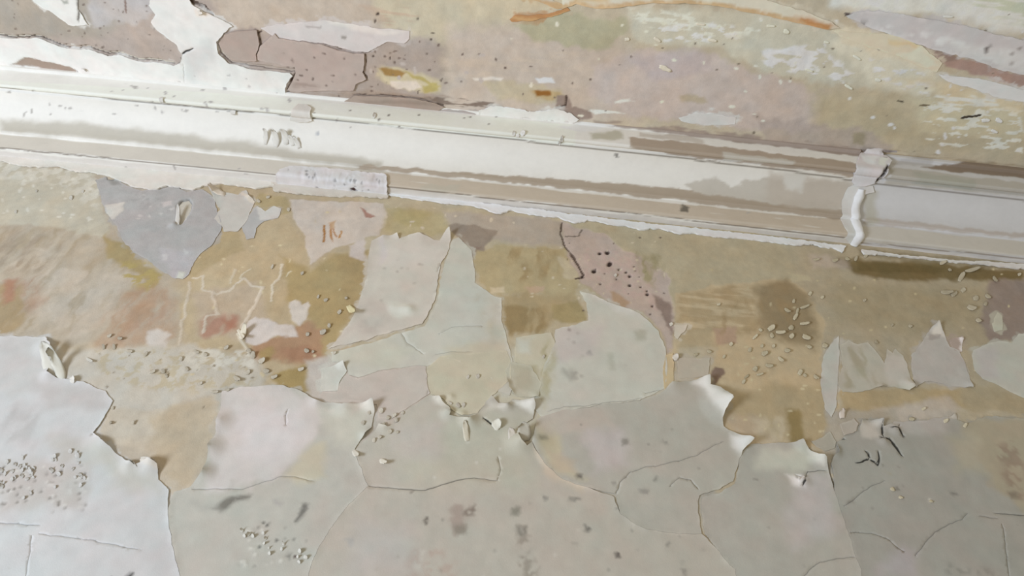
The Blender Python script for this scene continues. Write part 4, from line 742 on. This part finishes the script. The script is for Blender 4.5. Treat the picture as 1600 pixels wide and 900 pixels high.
csheet('528,164 540,156 554,149 600,150 650,153 680,160 694,166 676,178 640,184 600,183 560,177 540,172', (168,148,134), 'long brown flake lying along the top of the cornice', h=6., t=4.5, edge=(1.,5), jit=1.8, patches=[('560,152 680,160 690,166 570,158',(146,126,112),T(soft=4,op=.6))])
csheet('679,178 686,172 700,170 725,172 746,178 750,186 738,193 715,190 690,188', (168,158,154), 'grey mauve lump beside the long brown flake', h=5., t=4., edge=(.8,5), jit=2., patches=[('732,180 748,180 744,192 734,192',(146,128,118),T(soft=3))])
csheet('748,172 770,164 800,168 830,174 870,170 890,176 905,186 890,200 840,200 780,194 750,188', (216,213,208), 'crumbly white crust on the ceiling edge right of the mauve lump', h=4., t=3., edge=(2.,6), jit=3.5, fr=6, wob=1.4, patches=[('760,180 900,190 900,196 760,190',(184,176,168),T(soft=2,tex='mottle',ms=5,mx=2,dh=-1))])
csheet('450,155 470,152 500,155 522,160 528,170 505,172 480,170 455,168', (220,217,212), 'little white crust left of the long brown flake', h=4., t=3., edge=(1.6,5), jit=2.6, fr=7)
csheet('878,14 900,5 920,11 940,13 970,10 1020,4 1070,3 1120,8 1160,16 1200,25 1250,36 1290,44 1312,43 1300,34 1260,18 1200,0 1150,-40 880,-40', (204,194,172), 'cream ceiling sheet ending in a long wavy orange stained lip', h=3., t=2., edge=(2.,7), jit=1.4, x=1080,
  lifts=[(1060,3,40,3),(1290,42,30,3)], patches=[('878,12 900,5 920,11 940,12 970,9 1020,3 1070,2 1120,7 1160,15 1200,24 1250,35 1292,43',(192,148,92),T(line=7,soft=4,warp=2,op=.85)),('1240,26 1262,28 1308,42 1290,46 1258,38',(178,118,60),T(soft=4,warp=3)),('880,-20 960,-20 950,4 900,2',(204,170,122),T(soft=8))])
csheet('796,29 806,23 850,23 872,17 886,12 890,16 862,26 832,32 800,33', (190,130,74), 'orange stained splinter of ceiling paint left of the wavy lip', h=2.5, t=1.6, step=2.8, edge=(1.,5), patches=[('796,29 850,26 886,13 888,16 850,30 800,33',(202,152,92),T(soft=2))])
csheet('790,-20 830,-20 884,10 872,14 840,2', (200,160,110), 'thin rust coloured streak of paint above the orange splinter', h=1.4, t=1., step=3., edge=(.6,5), patches=[('800,-20 870,-20 876,6 850,0',(198,192,176),T(soft=4))])
csheet('1322,24 1340,18 1370,17 1410,22 1440,28 1500,38 1560,54 1600,62 1930,90 1930,150 1600,116 1560,108 1520,92 1460,78 1412,60 1380,50 1350,38', (176,169,166), 'mauve grey ceiling sheet with flecked white lower edge', h=3., t=2., edge=(1.4,7), x=1470,
  patches=[('1355,36 1410,44 1480,54 1520,66 1510,78 1440,64 1380,52',(212,206,200),T(soft=3,warp=6,tex='mottle',ms=7,mx=2.4,lo=-.06,hi=.02,dh=.5)),('1480,60 1600,80 1700,110 1600,112 1520,88',(190,182,176),T(soft=6,op=.8)),('1520,68 1640,84 1640,112 1540,96',(210,204,198),T(soft=3,tex='mottle',ms=7,mx=2.,lo=.0,hi=.06,dh=.5)),('1345,30 1362,34 1358,40 1348,38',(110,102,98),T(soft=2)),('1534,74 1544,72 1542,80 1536,80',(100,90,86),T(soft=1.5))] + dots(10,1520,1600,60,110,(130,120,114),1,2))
csheet('1466,116 1500,119 1540,124 1575,134 1640,150 1930,180 1930,196 1600,158 1560,152 1520,138 1480,126', (206,198,182), 'narrow cream strip under the reddish brown streak on the ceiling', h=1.6, t=1., edge=(1.,5), x=1540, patches=[('1545,128 1600,136 1590,146 1550,142',(206,208,204),T(soft=4))])
csheet('1300,46 1330,50 1400,54 1440,72 1472,98 1464,112 1440,104 1400,86 1350,70 1310,56', (196,181,152), 'tan ceiling sheet with torn cream edge left of the reddish streak', h=1.2, t=.8, edge=(.8,5), patches=[('1400,84 1440,78 1466,100 1450,108 1420,96',(206,188,162),T(soft=4)),('1390,60 1440,72 1430,78 1390,68',(196,172,128),T(soft=4))])
csheet('1060,184 1085,176 1120,178 1150,184 1148,194 1100,195 1066,190', (194,192,188), 'small white ceiling smear above the stained cornice', h=1.2, t=.8, edge=(.8,5), jit=3.)

# ------------------------------------------------------------------ the cornice: filler, crust and torn paint are parts of it
def trimpart(name, poly, rgb, label=None, surf=COR, parent=None, **k):
    return sheet(name, surf, poly, rgb, parent=parent or cor, label=label, mat=M_GYPSUM, k=k.pop('k', KN), **k)
trimpart('plaster_crust', '438,268 452,262 470,262 520,266 560,270 604,275 606,292 604,308 570,305 520,301 470,297 436,292 432,280', (224,222,226), 'rough lilac white crust over the lower band', h=5., t=4., edge=(2.,6), jit=2.6, fr=6, wob=1.6, step=2.6,
  patches=[('470,264 604,276 600,294 560,292 520,288 470,282',(200,198,204),T(soft=2,tex='streak',lo=-.02,hi=.06,dh=-1.6,km=.8)),('545,292 552,292 554,302 546,303',(80,52,48),T(soft=1.5,dh=-2)),('524,294 532,298 530,303 524,300',(100,92,90),T(soft=1.5,dh=-2)),('594,304 606,303 606,309 596,310',(96,84,82),T(soft=1.5)),('494,292 500,292 500,297 494,297',(120,116,114),T(soft=1.2,dh=-1)),('424,288 430,289 430,294 425,294',(120,112,108),T(soft=1.2)),('470,296 476,297 474,301 470,300',(130,126,122),T(soft=1.2))] + dots(26, 450, 600, 266, 300, (170,168,172), .8, 2.4, dh=-1))
trimpart('plaster_lump', '454,187 458,172 466,165 480,166 487,172 488,188 478,190 466,190', (230,228,222), 'white lump bridging the top groove', h=5., t=4., edge=(1.,5), jit=1.6, step=2.6)
trimpart('joint_filler', '1338,216 1350,207 1360,206 1378,212 1384,226 1376,238 1392,254 1386,264 1368,284 1350,290 1336,290 1330,284 1336,262 1342,244 1352,236', (196,189,187), 'lumpy grey white filler over the top of the joint', h=6., t=5., edge=(1.,6), jit=2., wob=1.4, step=2.6,
  patches=[('1367,284 1376,273 1387,262',(52,44,42),T(line=4,soft=1.2,warp=1.5,dh=-4)),('1354,222 1376,228 1384,236 1372,240 1356,232',(128,110,104),T(soft=2,warp=3,dh=-2)),('1344,246 1372,246 1366,262 1346,258',(212,206,204),T(soft=4)),('1372,250 1384,250 1382,262 1372,262',(204,202,190),T(soft=3)),('1378,234 1390,234 1388,242 1376,246',(70,56,50),T(soft=2,dh=-2))])
trimpart('joint_filler', '1316,312 1326,292 1340,286 1364,290 1366,300 1352,304 1344,320 1342,350 1338,388 1322,372 1314,344', (194,190,182), 'smooth white filler smeared beside the joint', h=1.6, t=1.2, edge=(.4,6), jit=2.)
# rounded bead of filler down the joint
nb, sb = 15, 50; smax = COR.inv(1352, 296)[1]; UU = np.linspace(-1, 1, nb); SSv = np.linspace(-.004, smax, sb); a, b = np.meshgrid(UU, SSv); a, b = a.ravel(), b.ravel()
wv = (.0105 + .004 * fbm(b / .02, b * 0, 4)) * (1 - .25 * sstep(smax - .02, smax, b)); cen = UJ - .006 + .012 * sstep(smax * .55, smax, b) + .004 * fbm(b / .04, b * 0, 8)
hh = np.sqrt(np.clip(1 - a ** 2, 0, 1)) * (.0105 + .003 * fbm(b / .015, a, 9)) - .0015
i = (np.arange(sb - 1)[:, None] * nb + np.arange(nb - 1)[None, :]).ravel()
bead = link('joint_bead', COR.pos(cen + a * wv, np.clip(b, 0, None), hh), np.stack([i, i + 1, i + nb + 1, i + nb], -1), albedo((208,206,204), 1335, KN), M_GYPSUM, cor)
tag(bead, 'rounded white ridge of filler down the joint')
for (x, y, L, W, an, li) in ((414,226,34,7,76,.8),(431,230,36,9,82,1.),(447,226,34,10,88,1.),(458,228,20,8,100,.8),(468,232,22,7,110,.7)):
    curl('paint_wrinkle', COR, x, y, L, W, an, li, (228,226,220), cor, turn=1.1, k=KN)

# ------------------------------------------------------------------ big curls that stand off the wall
def big(*a, label, **k): return curl('paint_curl', *a, label=label, cat='paint curl', group='paint curls', **k)
big(WALL, 80, 588, 60, 22, 92, .55, (226,226,220), label='tall white paint curl at the corner of the bluish coat', turn=1.3)
big(WALL, 98, 592, 50, 15, 106, .9, (222,222,212), label='second white curl, leaning right of the tall one', turn=1.4)
big(WALL, 110, 596, 14, 10, 20, .6, (226,224,220), label='short white chip at the foot of the two tall curls')
big(WALL, 232, 734, 20, 26, 78, .8, (224,216,204), label='cream lip over the black gap above the bluish coat', turn=1.2)
big(WALL, 205, 732, 14, 18, 50, .6, (222,220,214), label='small white lip left of the cream one over the black gap')
big(WALL, 352, 304, 34, 8, 165, .8, (226,214,200), label='hollow cream sliver just below the cornice, left', turn=1.3)
big(WALL, 376, 530, 26, 8, 62, .8, (222,212,190), label='thin cream ridge of paint standing beside the reddish stain', turn=1.)
big(WALL, 372, 515, 26, 6, -58, .8, (226,216,196), label='narrow paint blade running down from the cream ridge', turn=1.)
big(WALL, 820, 690, 34, 18, 96, .7, (184,176,158), label='rolled cream paint tongue beside the corner of the grey coat', turn=1.5)
big(WALL, 806, 700, 34, 12, 108, .6, (206,196,182), label='pale blade of paint left of the rolled tongue', turn=1.)
big(WALL, 770, 668, 18, 14, 30, .7, (204,200,184), label='little white scoop in the warm cream coat', turn=1.2)
big(WALL, 730, 690, 40, 9, 98, .35, (200,192,170), label='upright twist of paint below the olive cream sheet', turn=1.2)
big(WALL, 1254, 758, 18, 10, 110, .6, (202,192,184), label='pinkish white peak beside the thin split in the cream coat')
big(WALL, 1052, 562, 12, 8, 40, .7, (190,178,162), label='white knob of paint at the tip of the ochre splinter', turn=1.5)
big(WALL, 544, 478, 26, 9, -55, .8, (218,206,156), label='yellow crescent chip on the ochre wall', turn=1.2)
big(WALL, 277, 354, 36, 6, 84, .5, (214,212,210), label='white ridge along the blister hole of the grey repair', turn=.8)
big(WALL, 594, 718, 18, 7, -40, .8, (212,204,188), label='white sliver in the cream coat above the forked crack', turn=1.2)
big(WALL, 552, 704, 18, 8, -55, .7, (210,204,190), label='pale sliver at the top of the hairline crack', turn=1.1)
big(WALL, 1316, 654, 16, 9, 100, .8, (192,176,160), label='short pinkish stub of paint left of the beige scrap', turn=1.2)
big(CEIL, 302, 22, 28, 7, 20, .5, (222,214,206), label='cream splinter at the top rim of the largest white ceiling sheet', k=KC)
big(CEIL, 128, 116, 20, 8, 60, .6, (226,224,224), label='small white fin by the torn brown window', k=KC)

# ------------------------------------------------------------------ small loose chips, parts of the wall
CH = [(1171,550,9,7,80),(1190,553,13,8,5),(1208,528,10,7,120),(1226,482,16,5,-40),(1240,500,14,6,60),(1250,482,22,4,15),(1236,516,9,9,90),(1250,506,19,5,0),(1254,524,18,8,-28),(1234,528,10,8,40),(1200,516,16,9,30),(1212,519,20,6,-8),
  (1216,558,17,6,-52),(1196,570,17,6,-20),(1226,546,13,7,-30),(1178,580,9,9,60),(1182,586,15,4,5),(1170,586,14,4,-140),(1248,586,12,8,60),(1256,584,10,5,-60),(1272,586,15,6,-55),(1186,514,8,5,-40),(1176,530,14,4,40),(1206,542,7,6,20),(1188,541,6,6,0),(1262,540,10,6,-40),(1285,538,12,8,-30),(1245,490,10,5,80),(1240,474,8,5,90),(1160,600,9,5,60),
  (1140,540,8,6,40),(1105,548,10,5,-30),(1084,556,9,5,20),(1130,560,7,5,60),(1120,476,8,4,0),(1264,462,8,6,60),(1282,466,7,5,20),
  (1468,412,14,6,10),(1482,420,9,5,-50),(1498,440,22,8,62),(1508,424,30,6,8),(1552,432,16,6,-68),(1470,456,26,7,-8),(1486,462,14,8,30),(1502,456,10,8,40),(1512,478,20,10,-32),(1524,470,11,10,80),(1540,460,13,7,-50),(1526,498,14,8,-50),(1538,478,8,6,60),(1348,470,8,5,10),(1420,508,9,6,-40),(1392,510,6,4,40),(1368,532,10,5,-70),(1590,430,8,5,20),
  (168,526,12,5,12),(184,528,14,5,-20),(163,546,10,5,95),(179,546,10,5,92),(198,548,16,6,-15),(136,560,18,5,-35),(226,556,10,5,40),(234,582,14,6,8),(256,584,9,8,95),(282,564,9,7,70),(290,574,10,6,-50),(262,590,8,5,120),(304,548,14,5,-30),(330,612,18,5,-8),(350,612,14,5,15),(366,588,20,7,-40),(384,584,12,7,30),(395,560,14,8,80),(388,545,12,6,-60),(404,566,16,8,20),(412,578,14,7,-20),(424,590,14,6,10),(208,664,8,5,70),(176,640,7,6,80),(172,660,8,6,-40),(310,600,10,5,10),(350,545,12,6,20),(318,552,10,6,-30),
  (476,546,12,7,-35),(488,548,8,5,-50),(500,520,14,8,10),(514,512,8,6,80),(520,552,9,5,0),(466,578,14,6,10),(478,522,9,7,-10),(528,490,9,6,40),(540,464,8,5,-60),(506,470,9,5,20),(496,466,7,4,60),
  (594,646,10,8,60),(604,652,8,7,-30),(598,668,9,8,70),(614,650,8,6,20),(620,660,8,6,100),(606,676,10,8,20),(592,682,9,7,-40),(584,692,9,6,80),(618,676,7,5,0),(628,648,7,6,60),(566,664,9,7,60),
  (540,642,8,7,100),(576,648,8,6,70),(552,640,7,6,80),(714,630,12,7,-60),(722,636,9,7,50),(700,628,10,5,-30),(744,590,9,7,30),(730,592,8,5,60),(738,668,9,5,80),(1506,668,9,6,60),(1474,660,10,6,30),(1440,640,9,5,20),(1420,654,12,6,-20),
  (1392,762,10,6,-60),(1404,776,9,5,-40),(1452,782,9,5,-50),(470,428,8,5,20),(424,420,9,4,60),(450,330,7,5,60),(402,312,9,5,-45),(416,308,8,5,0),(128,300,6,4,20),(56,300,5,4,40),(110,312,8,6,60),(24,333,6,5,60),(848,560,7,5,60),(1046,508,8,6,20),(960,432,6,5,40),(1300,408,14,6,10),(1322,402,12,6,-60),(1336,408,10,5,70),(1270,406,16,4,-5),(1350,402,8,5,30)]
for (x, y, L, W, an) in CH:
    b = np.array(sm and (226,224,216)) if x < 140 else np.array((210,200,180)) if x < 620 else np.array((208,198,180)) if x < 1060 else np.array((194,180,146)) if y > 560 or x < 1330 else np.array((178,164,134))
    curl('paint_chip', WALL, x, y, L * .85, W * .8, an, rnd.uniform(.25, .65), tuple(b * .93 + rnd.uniform(-20, 0)), wall, turn=rnd.uniform(.7, 1.4), h=rnd.choice((.2, .4)) + (.9 if y > 640 or (x < 80 and y > 540) else 0))
for i in range(44):                                    # crumbs of the blistered spot on the bluish coat
    t = rnd.random(); x = 4 + t * 132 + rnd.gauss(0, 3); y = 742 + 22 * rnd.gauss(0, .7) - 6 * t
    curl('paint_crumb', WALL, x, y, rnd.uniform(4, 10), rnd.uniform(3, 7), rnd.uniform(20, 150), rnd.uniform(.3, .6), (204,204,204), wall, turn=1.3, h=1.3, seed=i)
for i in range(16):
    x = 380 + 100 * rnd.random(); y = 832 + .45 * (x - 380) + rnd.gauss(0, 10)
    curl('paint_crumb', WALL, x, y, rnd.uniform(4, 8), rnd.uniform(3, 6), rnd.uniform(20, 150), 1., (206,204,196), wall, turn=1.3, h=1.2, seed=i)
for i in range(7):                                    # and of the white crust on the ceiling edge
    x = rnd.uniform(220, 930); y = 136 + .088 * (x - 220) + rnd.gauss(0, 7)
    curl('paint_crumb', COR, x, y + 16, rnd.uniform(5, 13), rnd.uniform(4, 8), rnd.uniform(0, 180), .5, (226,224,220), cor, turn=1.3, h=.3, seed=i, k=KN)
for i in range(18):                                    # cream flecks on the worn ceiling
    a = rnd.random(); x = rnd.uniform(960, 1600); y = rnd.choice((rnd.gauss(50, 14), rnd.gauss(100, 16) + (x - 1250) * .09, rnd.gauss(185, 24)))
    if y > 60 + .105 * x: continue
    curl('paint_chip', CEIL, x, y, rnd.uniform(8, 22), rnd.uniform(3, 7), rnd.uniform(-30, 10), .2, (206,195,172), ceil, turn=.5, h=.3, seed=i, k=KC)

# worn remains of each sheet still clinging to the ground around its outline
for surf in (WALL, CEIL):
    u, v, c, h = GRIDS[surf]; hh = np.zeros(len(u)); ob = wall if surf is WALL else ceil
    for i, (sf, B, base, sh) in enumerate(FRINGE):
        if sf is not surf: continue
        W = 13 * PX; idx = np.nonzero((u > B[:, 0].min() - W) & (u < B[:, 0].max() + W) & (v > B[:, 1].min() - W) & (v < B[:, 1].max() + W))[0]
        if not len(idx): continue
        uu, vv = u[idx], v[idx]; d = sdf(B, uu, vv); n = fbm(uu / .016, vv / .016, 300 + i, 4)
        a = np.where(d < 0, sstep(.0, .12, n + .22 - .5 * (-d / W)) * (d > -W), 1.) * .7
        a = a * sstep(-.12, .12, fbm(uu / .06, vv / .06, 400 + i))
        c[idx] = c[idx] * (1 - a[:, None]) + base * .96 * a[:, None]
    col = np.ones((len(u), 4), np.float32); col[:, :3] = np.clip(c, 0, .95); ob.data.attributes['Col'].data.foreach_set('color', col.ravel())
